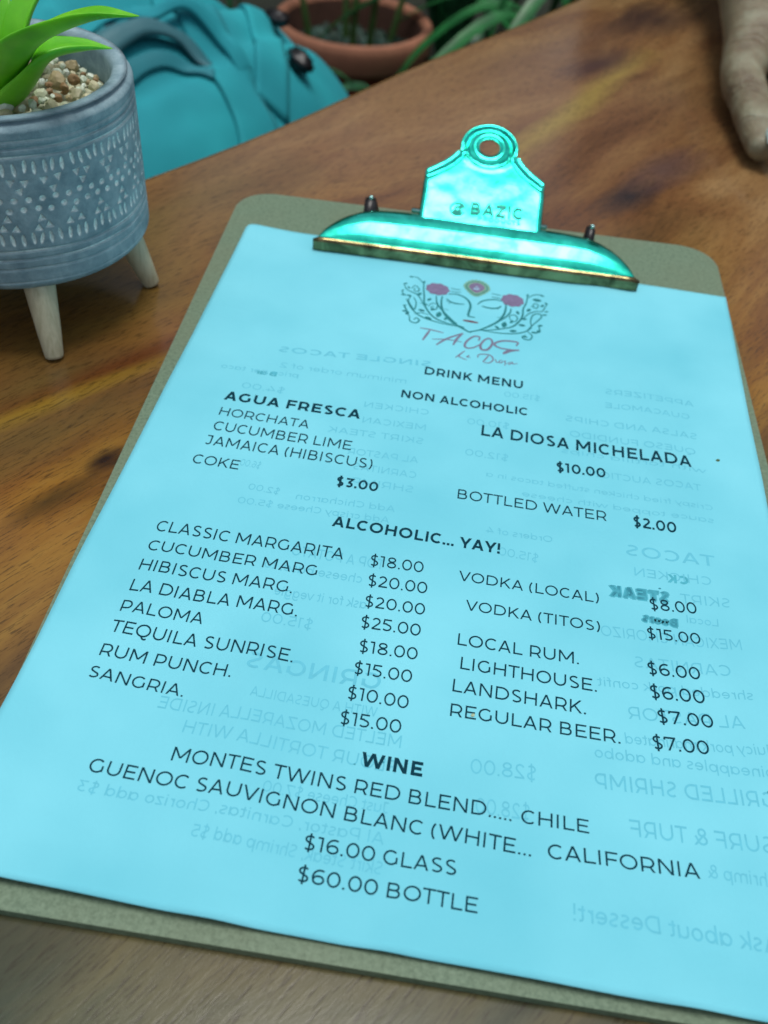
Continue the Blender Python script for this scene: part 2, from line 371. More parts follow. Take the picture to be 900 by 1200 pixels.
# ------------------------------------------------------------------ single-line alphabet (drawn as ribbons)
def arc(cx, cy, rx, ry, a0, a1, n=14):
    return [(cx+rx*cos(radians(a0+(a1-a0)*k/n)), cy+ry*sin(radians(a0+(a1-a0)*k/n))) for k in range(n+1)]
def glyph(c, w):
    """-> advance, list of ('P', points) butt strokes and ('D', x0,y0,x1,y1) slanted strokes. cap height 1"""
    h = w/2; t = 1-h; l = .13+h; P = []; D = []
    def line(*pts): P.append(list(pts))
    def diag(x0, y0, x1, y1): D.append((x0, y0, x1, y1))
    def bowl(x, xr, yt, yb):
        ry = (yt-yb)/2; rx = min(ry*1.05, xr-x)
        P.append([(x, yt)]+arc(xr-rx, (yt+yb)/2, rx, ry, 90, -90, 12)+[(x, yb)])
    adv = .7
    xh = .74; xt = xh-h
    def ring(cx, cy, rx, ry): P.append(arc(cx, cy, rx, ry, 0, 360, 28))
    if c == ' ': return .37, P, D
    if c == 'A': adv = 1.04; diag(.06+h, 0, .52, 1); diag(.52, 1, .98-h, 0); line((.24, .29), (.80, .29))
    elif c == 'B': adv = 1.06; line((l, 0), (l, 1)); bowl(l, .86-h, t, .52); bowl(l, .93-h, .52, h)
    elif c == 'C': adv = 1.02; P.append(arc(.57, .5, .49-h, .5-h, 48, 312, 26))
    elif c == 'D': adv = 1.16; line((l, 0), (l, 1)); ry = t-.5; rx = .48; P.append([(l, t)]+arc(1.08-h-rx, .5, rx, ry, 90, -90, 20)+[(l, h)])
    elif c == 'E': adv = .95; line((l, 0), (l, 1)); line((l, t), (.86, t)); line((l, .51), (.79, .51)); line((l, h), (.88, h))
    elif c == 'F': adv = .90; line((l, 0), (l, 1)); line((l, t), (.86, t)); line((l, .47), (.79, .47))
    elif c == 'G': adv = 1.11; P.append(arc(.57, .5, .49-h, .5-h, 48, 325, 28)); line((.99-h, .12), (.99-h, .54))
    elif c == 'H': adv = 1.14; line((l, 0), (l, 1)); line((1.01-h, 0), (1.01-h, 1)); line((l, .51), (1.01-h, .51))
    elif c == 'I': adv = .42; line((l, 0), (l, 1))
    elif c == 'J': adv = .80; line((.16, t), (.64-h, t)); P.append([(.64-h, 1), (.64-h, .32)]+arc(.37, .3, .27-h, .3-h, 0, -140, 12))
    elif c == 'K': adv = 1.03; line((l, 0), (l, 1)); diag(l, .30, .93-h, 1); diag(.42, .58, .97-h, 0)
    elif c == 'L': adv = .86; line((l, 0), (l, 1)); line((l, h), (.82, h))
    elif c == 'M': adv = 1.36; line((l, 0), (l, 1)); line((1.23-h, 0), (1.23-h, 1)); diag(l, 1, .68, .24); diag(.68, .24, 1.23-h, 1)
    elif c == 'N': adv = 1.14; line((l, 0), (l, 1)); line((1.01-h, 0), (1.01-h, 1)); diag(l, 1, 1.01-h, 0)
    elif c == 'O': adv = 1.2; ring(.6, .5, .53-h, .51-h)
    elif c == 'Q': adv = 1.2; ring(.6, .5, .53-h, .51-h); P.append([(.58, .02), (.68, -.12), (.82, -.17), (.96, -.10)])
    elif c == 'P': adv = 1.0; line((l, 0), (l, 1)); bowl(l, .93-h, t, .32)
    elif c == 'R': adv = 1.02; line((l, 0), (l, 1)); bowl(l, .93-h, t, .33); diag(.66, .34, .94-h, 0)
    elif c == 'S': adv = .88; P.append(arc(.45, .74, .33-h, .26-h*.9, 38, 250, 14)+[(.45, .515)][:0]+arc(.44, .26, .36-h, .26-h*.9, 68, -140, 14))
    elif c == 'T': adv = .84; line((.02, t), (.82, t)); line((.42, 0), (.42, t))
    elif c == 'U': adv = 1.12; P.append([(l-.01, 1), (l-.01, .42)]+arc(.56, .42, .44-h, .42-h, 180, 360, 16)+[(1.0-h, .42), (1.0-h, 1)])
    elif c == 'V': adv = 1.0; diag(.02+h, 1, .5, 0); diag(.5, 0, .98-h, 1)
    elif c == 'W': adv = 1.58; diag(.04+h, 1, .44, 0); diag(.44, 0, .79, 1); diag(.79, 1, 1.14, 0); diag(1.14, 0, 1.54-h, 1)
    elif c == 'X': adv = .94; diag(.05+h, 0, .89-h, 1); diag(.05+h, 1, .89-h, 0)
    elif c == 'Y': adv = .93; diag(.01+h, 1, .465, .36); diag(.465, .36, .92-h, 1); line((.465, 0), (.465, .38))
    elif c == 'Z': adv = .95; line((.09, t), (.86, t)); line((.09, h), (.88, h)); diag(.12+h, h, .84-h, t)
    elif c == '0': adv = .99; ring(.495, .5, .42-h, .51-h)
    elif c == '1': adv = .54; line((.02, t), (.38-h, t)); line((.38-h, 0), (.38-h, 1))
    elif c == '2': adv = .86; P.append(arc(.38, .69, .34-h, .31-h, 155, -38, 14)+[(.12, h+.02)]); line((.08, h), (.80, h))
    elif c == '3': adv = .84; P.append([(.08, t), (.70, t), (.38, .58)]+arc(.38, .29, .36-h, .29-h, 90, -140, 14))
    elif c == '5': adv = .86; P.append([(.74, t), (.17, t), (.13, .60), (.36, .60)]+arc(.39, .305, .39-h, .30-h, 85, -140, 14))
    elif c == '6': adv = .92; ring(.48, .31, .38-h, .31-h); P.append(arc(.56, .5, .50-h, .5-h, 62, 205, 14))
    elif c == '7': adv = .90; line((.06, .78), (.06+0, t)); line((.03, t), (.84, t)); diag(.80-h*.4, t, .30, 0)
    elif c == '8': adv = .96; ring(.48, .27, .39-h, .27-h*.9); ring(.48, .755, .34-h, .245-h*.9)
    elif c == '4': adv = .98; line((.06, .25), (.94, .25)); diag(.12, .25, .58, 1); line((.68, 0), (.68, .5))
    elif c == '9': adv = .92; ring(.44, .69, .38-h, .31-h); P.append(arc(.36, .5, .50-h, .5-h, 242, 385, 14))
    elif c == '$': adv = .92; P.append(arc(.46, .74, .33-h, .26-h*.9, 38, 250, 14)+arc(.45, .26, .35-h, .26-h*.9, 68, -140, 14)); line((.46, -.14), (.46, 1.14))
    elif c == '.': adv = .33; line((.165, 0), (.165, max(.13, w*1.05)))
    elif c == ',': adv = .33; line((.17, .13), (.13, -.10))
    elif c == '(': adv = .48; P.append(arc(.78, .45, .64, .78, 222, 138, 12))
    elif c == ')': adv = .48; P.append(arc(-.30, .45, .64, .78, 42, -42, 12))
    elif c == '!': adv = .38; line((.19, .36), (.19, 1)); line((.19, 0), (.19, w*1.05))
    elif c == '&': adv = 1.0; ring(.42, .76, .22, .20); P.append(arc(.42, .29, .34-h, .29-h, 110, 340, 14)+[(.86, .55)]); diag(.28, .66, .92, 0)
    elif c in 'acdegoqb':
        adv = .86; r = .33-h*.6; cx = .42; cy = xh/2; ry = xh/2-h
        if c == 'b': cx = .48
        if c == 'e': P.append([(.12, cy), (.74, cy)]+arc(cx, cy, r, ry, 0, 320, 20)); adv = .84
        elif c == 'c': P.append(arc(cx, cy, r, ry, 48, 312, 18)); adv = .76
        else: ring(cx, cy, r, ry)
        if c in 'aq': line((.75, xh if c == 'a' else xh), (.75, 0 if c == 'a' else -.27)); adv = .90
        if c == 'd': line((.75, 0), (.75, 1.05)); adv = .92
        if c == 'b': line((.14, 0), (.14, 1.05)); adv = .90
        if c == 'g': P.append([(.75, xh), (.75, .02)]+arc(.42, .02, .33, .28, 0, -145, 12)); adv = .92
    elif c == 'p': adv = .90; ring(.48, xh/2, .33-h*.6, xh/2-h); line((.14, xh), (.14, -.27))
    elif c in 'nhum':
        a = .26
        if c == 'u': P.append([(.13, xh), (.13, .3)]+arc(.41, .3, .28, .3-h, 180, 360, 12)); line((.69, xh), (.69, 0)); adv = .84
        else:
            line((.13, 0), (.13, 1.05 if c == 'h' else xh)); P.append(arc(.13+a, xh-a-h, a, a, 180, 0, 12)+[(.13+2*a, 0)]); adv = .82
            if c == 'm': P.append(arc(.13+3*a, xh-a-h, a, a, 180, 0, 12)+[(.13+4*a, 0)]); adv = 1.34
    elif c == 'r': adv = .52; line((.13, 0), (.13, xh)); P.append(arc(.42, xh-.27-h, .29, .27, 180, 95, 8))
    elif c == 'i': adv = .36; line((.18, 0), (.18, xh)); line((.18, .88), (.18, 1.0))
    elif c == 'l': adv = .36; line((.18, 0), (.18, 1.05))
    elif c == 't': adv = .52; P.append([(.20, .92), (.20, .2)]+arc(.36, .2, .16, .2-h, 180, 290, 8)); line((.04, xt), (.48, xt))
    elif c == 'f': adv = .48; P.append([(.20, 0), (.20, .85)]+arc(.36, .85, .16, .2-h, 180, 80, 8)); line((.04, xt), (.46, xt))
    elif c == 'k': adv = .78; line((.13, 0), (.13, 1.05)); diag(.15, .2, .66, xh); diag(.32, .42, .70, 0)
    elif c == 's': adv = .68; P.append(arc(.34, xh*.745, .25-h*.6, xh*.255-h*.6, 35, 255, 10)+arc(.34, xh*.255, .26-h*.6, xh*.255-h*.6, 70, -145, 10))
    elif c == 'v': adv = .74; diag(.03, xh, .37, 0); diag(.37, 0, .71, xh)
    elif c == 'w': adv = 1.14; diag(.04, xh, .32, 0); diag(.32, 0, .57, xh); diag(.57, xh, .82, 0); diag(.82, 0, 1.10, xh)
    elif c == 'x': adv = .72; diag(.05, 0, .67, xh); diag(.05, xh, .67, 0)
    elif c == 'y': adv = .74; diag(.03, xh, .38, 0); diag(.16, -.27, .71, xh)
    elif c == 'z': adv = .68; line((.08, xt), (.60, xt)); line((.08, h), (.60, h)); diag(.10, h, .58, xt)
    return adv, P, D
def ribbon(pts, w):
    """quads of a butt-ended stroke of width w through pts (mitred)"""
    p = np.array(pts, float); n = len(p); quads = []
    closed = n > 3 and np.linalg.norm(p[0]-p[-1]) < 1e-6
    L, R = [], []
    for i in range(n):
        if closed: a = p[i]-p[i-1 if i else n-2]; b = p[(i+1) if i < n-1 else 1]-p[i]
        else: a = p[i]-p[max(0, i-1)]; b = p[min(n-1, i+1)]-p[i]
        if np.linalg.norm(a) < 1e-9: a = b
        if np.linalg.norm(b) < 1e-9: b = a
        a = a/np.linalg.norm(a); b = b/np.linalg.norm(b)
        m = np.array((-(a+b)[1], (a+b)[0])); ml = np.linalg.norm(m)
        if ml < 1e-6: m = np.array((-a[1], a[0])); ml = 1
        m /= ml; k = 1/max(.55, np.dot(m, (-a[1], a[0])))
        ww = w[i] if hasattr(w, '__len__') else w
        L.append(p[i]+m*ww/2*k); R.append(p[i]-m*ww/2*k)
    for i in range(n-1): quads.append((L[i], R[i], R[i+1], L[i+1]))
    return quads
def text_polys(s, w):
    x = 0; out = []
    for ch in s:
        adv, P, D = glyph(ch, w)
        for k, pts in enumerate(P):
            ww = w
            if ch in '.!': ww = max(w, .13)*1.05 if (pts[1][1]-pts[0][1] < .3) else w
            for q in ribbon(pts, ww): out.append((k, [(a+x, b) for a, b in q]))
        for k, (x0, y0, x1, y1) in enumerate(D):
            ln = sqrt((x1-x0)**2+(y1-y0)**2); wx = w*ln/abs(y1-y0)/2
            # split so that the pieces follow the paper
            for s2 in range(2):
                a, b = s2/2, (s2+1)/2
                xa, ya, xb, yb = x0+(x1-x0)*a, y0+(y1-y0)*a, x0+(x1-x0)*b, y0+(y1-y0)*b
                out.append((len(P)+k, [(xa-wx+x, ya), (xa+wx+x, ya), (xb+wx+x, yb), (xb-wx+x, yb)]))
        x += adv
    return x, out
def lettering(name, s, x0, y0, length, ang, cap, w, mat, mirror=False, zoff=.00006, zf=paper_h, split=True):
    adv, polys = text_polys(s, w)
    sx = length/adv; a = radians(ang); ux, uy = cos(a), sin(a); sgn = -1 if mirror else 1
    V = []; F = []
    for k, q in polys:
        b = len(V)
        for gx_, gy in q:
            X = x0 + sgn*(gx_*sx*ux) - gy*cap*uy*1.0
            Y = y0 + sgn*(gx_*sx*uy) + gy*cap*ux
            V.append((X, Y, zf(X, Y)+zoff+k*5e-6))
        F.append(tuple(range(b, b+4)))
    o = mesh(name, V, F, mat, smooth=False)
    bm = bmesh.new(); bm.from_mesh(o.data)
    for f in bm.faces:
        if f.normal.z < 0: f.normal_flip()
    bm.to_mesh(o.data); bm.free()
    return o
# printed lines: text, x, y (mm on the sheet), length, angle, cap height, stroke
LINES = [
 ('DRINK MENU', 88.55, 209.33, 37.84, 1.09, 4.77, 0.19),
 ('NON ALCOHOLIC', 81.92, 193.49, 46.82, 1.32, 4.41, 0.19),
 ('AGUA FRESCA', 21.27, 176.74, 48.9, 1.31, 4.88, 0.21),
 ('HORCHATA', 21.54, 168.29, 32.17, 0.18, 4.27, 0.1),
 ('CUCUMBER LIME', 21.81, 160.22, 48.13, 0.74, 4.71, 0.1),
 ('JAMAICA (HIBISCUS)', 21.08, 152.49, 57.24, 0.81, 4.78, 0.1),
 ('COKE', 19.7, 142.68, 16.03, 0.88, 4.43, 0.1),
 ('$3.00', 67.47, 142.68, 14.37, 1.21, 4.39, 0.2),
 ('LA DIOSA MICHELADA', 112.08, 179.54, 74.24, 0.27, 5.73, 0.18),
 ('$10.00', 139.03, 167.1, 17.42, 1.91, 4.74, 0.19),
 ('BOTTLED WATER', 106.96, 146.11, 49.46, 0.79, 4.44, 0.1),
 ('$2.00', 164.41, 146.37, 14.46, -0.68, 4.72, 0.18),
 ('ALCOHOLIC... YAY!', 69.8, 124.59, 53.25, 0.1, 4.45, 0.2),
 ('CLASSIC MARGARITA', 17.75, 110.86, 58.27, 0.81, 4.5, 0.1),
 ('CUCUMBER MARG', 17.82, 102.83, 51.96, 0.84, 4.17, 0.1),
 ('HIBISCUS MARG.', 17.72, 94.83, 46.29, 0.78, 4.36, 0.1),
 ('LA DIABLA MARG.', 17.79, 86.66, 49.46, 0.89, 4.39, 0.1),
 ('PALOMA', 17.74, 78.88, 24.08, 1.13, 4.1, 0.1),
 ('TEQUILA SUNRISE.', 17.89, 71.32, 51.54, 0.32, 4.27, 0.1),
 ('RUM PUNCH.', 17.58, 63.07, 36.75, 0.45, 4.02, 0.1),
 ('SANGRIA.', 17.26, 55.83, 26.45, -1.3, 3.68, 0.1),
 ('$18.00', 83.78, 111.07, 16.84, 2.25, 4.35, 0.1),
 ('$20.00', 84.37, 103.14, 18.31, 2.15, 4.38, 0.1),
 ('$20.00', 84.72, 95.18, 18.23, 1.84, 4.21, 0.1),
 ('$25.00', 84.85, 87.44, 17.79, 1.63, 4.24, 0.1),
 ('$18.00', 85.79, 78.99, 17.03, 2.15, 4.14, 0.1),
 ('$15.00', 85.61, 71.5, 16.61, 1.16, 4.06, 0.1),
 ('$10.00', 85.23, 63.29, 17.12, 0.4, 4.05, 0.1),
 ('$15.00', 84.69, 55.28, 16.76, 1.19, 4.03, 0.1),
 ('VODKA (LOCAL)', 111.07, 111.16, 42.64, 0.7, 3.89, 0.1),
 ('VODKA (TITOS)', 114.13, 100.32, 39.82, 0.75, 3.82, 0.1),
 ('LOCAL RUM.', 112.62, 87.3, 35.27, 0.74, 4.12, 0.1),
 ('LIGHTHOUSE.', 114.13, 79.22, 38.75, 0.2, 4.15, 0.1),
 ('LANDSHARK.', 112.7, 71.42, 37.19, -0.01, 4.14, 0.1),
 ('REGULAR BEER.', 112.83, 63.56, 46.18, 0.65, 3.98, 0.1),
 ('$8.00', 168.46, 112.51, 14.67, 4.66, 4.28, 0.11),
 ('$15.00', 167.13, 101.33, 16.17, 3.65, 3.97, 0.11),
 ('$6.00', 166.66, 88.43, 15.52, 3.9, 4.22, 0.11),
 ('$6.00', 166.98, 80.43, 15.81, 4.0, 4.35, 0.11),
 ('$7.00', 168.67, 72.71, 15.77, 4.72, 4.14, 0.11),
 ('$7.00', 166.88, 64.22, 15.64, 4.42, 4.11, 0.11),
 ('WINE', 92.33, 44.33, 16.16, 0.05, 4.09, 0.22),
 ('MONTES TWINS RED BLEND.....', 45.45, 36.71, 86.14, -0.07, 3.93, 0.1),
 ('CHILE', 133.27, 36.59, 17.28, 1.22, 3.64, 0.1),
 ('GUENOC SAUVIGNON BLANC (WHITE...', 26.87, 29.95, 109.88, -0.76, 3.82, 0.1),
 ('CALIFORNIA', 140.08, 28.75, 37.07, 2.93, 3.73, 0.1),
 ('$16.00 GLASS', 82.48, 20.08, 36.85, 0.29, 3.73, 0.1),
 ('$60.00 BOTTLE', 82.57, 12.34, 42.4, 0.11, 3.68, 0.1),
]
# print of the other side showing through, mirrored
GHOSTS = [
 ('SINGLE TACOS', 91.6, 214.67, 58.5, 5.43, 3.4, 0.17, 0),
 ('minimum order of 2', 83.42, 201.88, 47.37, 2.19, 3.0, 0.1, 0),
 ('price per taco', 44.44, 195.4, 28.91, 2.5, 2.7, 0.12, 0),
 ('Bar', 36.8, 194.19, 8.52, 0.9, 2.6, 0.22, 1),
 ('$4.00', 41.65, 185.23, 16.2, 1.4, 3.2, 0.11, 0),
 ('CHICKEN', 93.64, 185.88, 23.81, 2.73, 3.1, 0.12, 0),
 ('MEXICAN', 93.73, 177.33, 23.1, 2.6, 3.1, 0.12, 0),
 ('SKIRT STEAK', 93.71, 169.95, 33.7, 2.47, 3.1, 0.12, 0),
 ('AL PASTOR', 92.88, 159.97, 24.29, 2.55, 3.1, 0.12, 0),
 ('CARNITAS', 93.25, 152.36, 21.39, 1.28, 3.1, 0.12, 0),
 ('SHRIMP', 93.29, 145.32, 21.06, 1.32, 3.1, 0.12, 0),
 ('$6.00', 42.33, 144.97, 7.1, -1.53, 3.2, 0.11, 0),
 ('Add Chicharron', 88.56, 135.04, 32.35, 2.25, 2.8, 0.12, 0),
 ('$2.00', 51.2, 134.57, 10.68, -1.52, 2.8, 0.12, 0),
 ('Add crispy Cheese $5.00', 87.4, 129.75, 48.61, 1.95, 2.8, 0.12, 0),
 ('$10.00', 122.65, 185.46, 15.56, 3.21, 3.2, 0.11, 0),
 ('$12.00', 123.23, 168.2, 15.45, 0.75, 3.2, 0.11, 0),
 ('$15.00', 132.94, 204.3, 13.84, 1.94, 3.0, 0.11, 0),
 ('APPETIZERS', 189.86, 215.19, 33.39, 0.39, 3.2, 0.13, 0),
 ('GUACAMOLE', 187.79, 207.09, 31.43, 0.72, 3.0, 0.13, 0),
 ('SALSA AND CHIPS', 189.79, 196.11, 47.92, 1.23, 3.2, 0.13, 0),
 ('QUESO FUNDIDO', 188.37, 187.17, 44.94, 0.43, 3.2, 0.13, 0),
 ('with tortilla chips', 191.03, 177.93, 50.37, 0.64, 2.4, 0.1, 0),
 ('TACOS AUCTION', 188.46, 168.25, 38.04, 1.4, 3.2, 0.13, 0),
 ('Crispy fried chicken stuffed tacos in a', 191.67, 159.46, 75.96, 0.35, 2.4, 0.1, 0),
 ('sauce topped with cheese', 191.5, 153.41, 63.42, 0.99, 2.4, 0.1, 0),
 ('Orders of 4', 139.07, 133.49, 21.43, 1.52, 2.6, 0.12, 0),
 ('$15.00', 135.0, 123.95, 12.91, -1.5, 3.4, 0.11, 0),
 ('TACOS', 190.04, 133.77, 28.41, 1.1, 4.6, 0.15, 0),
 ('CHICKEN', 188.25, 125.73, 24.22, 1.48, 3.4, 0.12, 0),
 ('CK', 181.28, 124.71, 6.79, 0.89, 3.4, 0.25, 1),
 ('SKIRT', 193.2, 117.59, 15.06, 1.63, 3.6, 0.12, 0),
 ('STEAK', 175.2, 116.35, 18.62, 3.49, 4.2, 0.24, 2),
 ('Local', 188.94, 109.77, 9.8, 0.03, 2.8, 0.12, 0),
 ('Beers', 176.87, 107.33, 10.67, -1.53, 3.0, 0.26, 2),
 ('MEXICAN CHORIZO', 194.81, 101.86, 41.1, 3.27, 3.8, 0.12, 0),
 ('CARNITAS', 190.78, 92.11, 27.77, 4.01, 3.8, 0.12, 0),
 ('shredded pork confit', 195.85, 84.79, 43.33, 4.27, 3.0, 0.12, 0),
 ('AL PASTOR', 192.69, 75.18, 31.97, 5.04, 4.0, 0.12, 0),
 ('Juicy pork marinated', 199.25, 67.94, 39.69, 5.06, 3.2, 0.12, 0),
 ('pineapples and adobo', 198.78, 61.27, 47.28, 3.11, 3.2, 0.12, 0),
 ('GRILLED SHRIMP', 198.02, 52.65, 46.44, 3.48, 4.4, 0.14, 0),
 ('$28.00', 137.24, 48.69, 17.35, 2.93, 4.2, 0.12, 0),
 ('$28.00', 135.95, 37.67, 13.87, 2.56, 4.2, 0.12, 0),
 ('SURF & TURF', 195.88, 40.16, 35.68, 2.68, 4.4, 0.13, 0),
 ('Shrimp &', 195.29, 31.48, 16.58, 0.52, 3.4, 0.12, 0),
 ('Ask about Dessert!', 193.66, 15.68, 47.6, 1.15, 4.2, 0.13, 0),
 ('GRINGAS', 94.24, 67.77, 37.44, 0.73, 5.2, 0.16, 0),
 ('WITH A QUESADILLA', 94.42, 59.25, 34.04, 1.03, 3.0, 0.12, 0),
 ('MELTED MOZARELLA INSIDE', 102.16, 51.38, 64.41, 0.46, 3.7, 0.12, 0),
 ('FLOUR TORTILLA WITH', 101.88, 43.91, 56.02, -1.11, 3.7, 0.12, 0),
 ('Just Cheese $7.00', 101.54, 32.85, 31.65, 0.34, 3.0, 0.12, 0),
 ('Al Pastor, Carnitas, Chorizo add $3', 101.47, 24.88, 75.21, 0.3, 3.0, 0.12, 0),
 ('Skirt Steak, Shrimp add $5', 102.14, 17.42, 45.83, -0.73, 3.2, 0.12, 0),
 ('TOP A POTATO', 88.42, 110.33, 28.4, 0.14, 4.0, 0.13, 0),
 ('cheese base, to', 83.04, 103.66, 29.78, 0.29, 3.4, 0.12, 0),
 ('ask for it veggie', 85.83, 94.39, 27.25, 0.94, 3.4, 0.12, 0),
 ('$15.00', 72.35, 83.92, 15.22, 2.44, 3.6, 0.12, 0),
]
LOGO_FACE = [([(90.07, 264.05), (90.15, 259.31), (91.13, 254.12), (93.32, 249.37), (97.11, 245.16), (100.68, 242.8), (103.11, 241.26), (104.12, 241.53)], 0.75), ([(103.62, 241.62), (107.19, 243.84), (111.08, 247.86), (114.16, 252.09), (115.97, 257.16), (116.54, 261.97), (116.35, 265.06)], 0.75), ([(87.55, 263.34), (88.56, 258.08), (91.21, 253.37), (95.12, 248.36), (97.93, 245.38)], 0.6), ([(118.74, 262.58), (118.4, 259.38), (116.9, 255.88), (114.58, 252.2)], 0.6), ([(92.86, 270.91), (95.08, 270.73), (97.25, 270.93)], 0.35), ([(93.1, 268.54), (95.28, 268.59), (97.43, 268.95)], 0.35), ([(110.05, 271.71), (112.04, 271.46), (114.02, 271.21)], 0.35), ([(110.23, 269.09), (112.2, 269.0), (114.17, 268.83)], 0.35), ([(92.45, 266.33), (95.87, 267.05), (99.03, 265.78), (101.21, 263.2), (102.17, 259.53), (101.87, 255.56), (101.84, 252.49), (103.23, 252.11), (104.59, 252.1)], 0.7), ([(104.91, 261.87), (106.42, 264.66), (109.31, 266.67), (112.3, 267.51), (114.51, 266.93)], 0.6), ([(91.96, 262.59), (93.88, 260.75), (96.52, 260.15), (99.51, 260.51)], 0.6), ([(92.16, 260.66), (93.04, 261.3)], 0.5), ([(93.16, 259.36), (93.9, 260.52)], 0.5), ([(106.69, 261.18), (108.89, 260.62), (111.46, 260.71), (113.54, 261.76), (114.51, 263.37)], 0.7), ([(113.18, 260.65), (113.75, 261.82)], 0.4), ([(91.5, 254.61), (93.65, 254.44)], 0.3), ([(113.37, 254.53), (115.66, 255.16)], 0.3)]
LOGO_VINE = [([(81.49, 272.2), (81.85, 267.38), (82.71, 261.98), (83.35, 256.62), (84.33, 253.78), (86.51, 249.77), (89.38, 246.78), (93.78, 244.99), (98.0, 244.66), (101.02, 243.63)], 0.6), ([(75.59, 275.1), (78.26, 275.03), (80.32, 272.7), (81.68, 270.6)], 0.4), ([(75.91, 257.68), (78.05, 252.8), (80.17, 249.54), (82.59, 247.17), (86.16, 245.51), (92.18, 244.18), (98.08, 243.79)], 0.55), ([(73.67, 267.91), (75.19, 264.67), (78.02, 263.05), (80.41, 261.33), (82.98, 256.13)], 0.45), ([(77.56, 260.52), (76.89, 256.77), (78.54, 252.94), (80.07, 251.05), (80.11, 256.1), (78.67, 259.64)], 0.45), ([(78.76, 245.73), (79.31, 242.51), (81.61, 241.5), (82.89, 243.64), (81.64, 245.25), (80.71, 243.64)], 0.5), ([(77.01, 265.84), (78.11, 268.52), (80.08, 266.47), (79.71, 264.18), (78.24, 264.73), (78.44, 266.57)], 0.4), ([(85.28, 254.82), (86.49, 257.34), (88.74, 257.19), (88.68, 253.83), (87.42, 252.94), (86.49, 254.38), (87.48, 255.43)], 0.4), ([(80.41, 247.7), (82.74, 249.34), (86.2, 248.77)], 0.4), ([(73.14, 263.12), (74.66, 260.5), (76.62, 260.42)], 0.35), ([(75.22, 253.18), (76.78, 250.13), (78.56, 245.68)], 0.5), ([(83.99, 256.64), (81.71, 256.0)], 0.4), ([(125.05, 273.91), (124.64, 268.18), (123.66, 263.95), (123.58, 258.49), (122.5, 254.38), (120.19, 249.98), (116.97, 247.61), (111.29, 244.81), (106.8, 243.51)], 0.6), ([(125.11, 272.31), (127.62, 275.45), (130.22, 276.35), (131.65, 275.77)], 0.45), ([(133.26, 270.19), (131.49, 264.17), (128.94, 263.31), (126.04, 260.72), (124.07, 256.94)], 0.45), ([(125.81, 248.39), (128.25, 253.54), (131.22, 259.45), (130.37, 261.76), (127.86, 260.29), (127.02, 255.62), (127.6, 251.86)], 0.5), ([(108.46, 243.67), (115.53, 243.83), (121.69, 245.36), (125.74, 248.15), (127.7, 251.29)], 0.55), ([(126.16, 247.9), (128.02, 245.46), (127.23, 242.48), (125.16, 242.36), (124.19, 243.69), (125.45, 245.13)], 0.5), ([(126.9, 266.03), (128.21, 269.17), (129.72, 268.01), (128.95, 265.58), (127.62, 266.24), (128.35, 267.62)], 0.4), ([(119.24, 253.48), (118.34, 256.66), (120.17, 258.32), (121.63, 256.42), (120.85, 253.55), (119.32, 254.27)], 0.4), ([(130.59, 252.83), (130.78, 249.89), (129.52, 247.7), (127.82, 248.35)], 0.45)]
LOGO_LEAVES = [(85.12, 259.87, 1.0, 0.5, 60), (90.08, 250.0, 1.6, 0.8, 80), (93.06, 247.79, 0.9, 0.45, 70), (86.27, 246.3, 1.2, 0.6, -25), (82.95, 251.08, 1.1, 0.55, -10), (80.68, 262.6, 1.1, 0.55, 60), (81.49, 272.2, 0.8, 0.4, 80), (75.71, 274.88, 0.7, 0.35, 0), (73.99, 268.82, 0.8, 0.4, 40), (75.77, 266.3, 0.7, 0.35, 120), (73.62, 263.42, 0.6, 0.3, 60), (74.25, 260.39, 0.8, 0.4, 20), (75.94, 252.6, 0.7, 0.35, 60), (76.23, 248.83, 0.8, 0.4, 20), (77.53, 247.67, 1.0, 0.5, 70), (87.2, 253.03, 0.9, 0.45, 60), (76.85, 260.32, 0.8, 0.4, 150), (83.9, 255.6, 0.9, 0.45, 10), (121.57, 260.25, 1.0, 0.5, 110), (116.61, 250.12, 1.6, 0.8, 85), (113.83, 247.5, 0.9, 0.45, 140), (120.37, 246.69, 1.2, 0.6, 15), (123.68, 251.69, 1.1, 0.55, 0), (125.93, 263.41, 1.1, 0.55, 60), (129.07, 271.81, 1.5, 0.75, 0), (131.37, 268.07, 0.9, 0.45, 60), (132.95, 270.1, 0.8, 0.4, 120), (133.21, 264.26, 0.7, 0.35, 20), (132.52, 261.58, 0.8, 0.4, 10), (131.0, 253.31, 0.9, 0.45, 30), (130.51, 249.08, 1.1, 0.55, 60), (128.68, 247.84, 0.8, 0.4, 20), (125.29, 243.99, 0.8, 0.4, 0), (119.4, 252.92, 0.9, 0.45, 60), (125.03, 274.31, 0.8, 0.4, 90), (131.21, 275.65, 0.7, 0.35, 0), (124.31, 256.4, 1.0, 0.5, 10)]
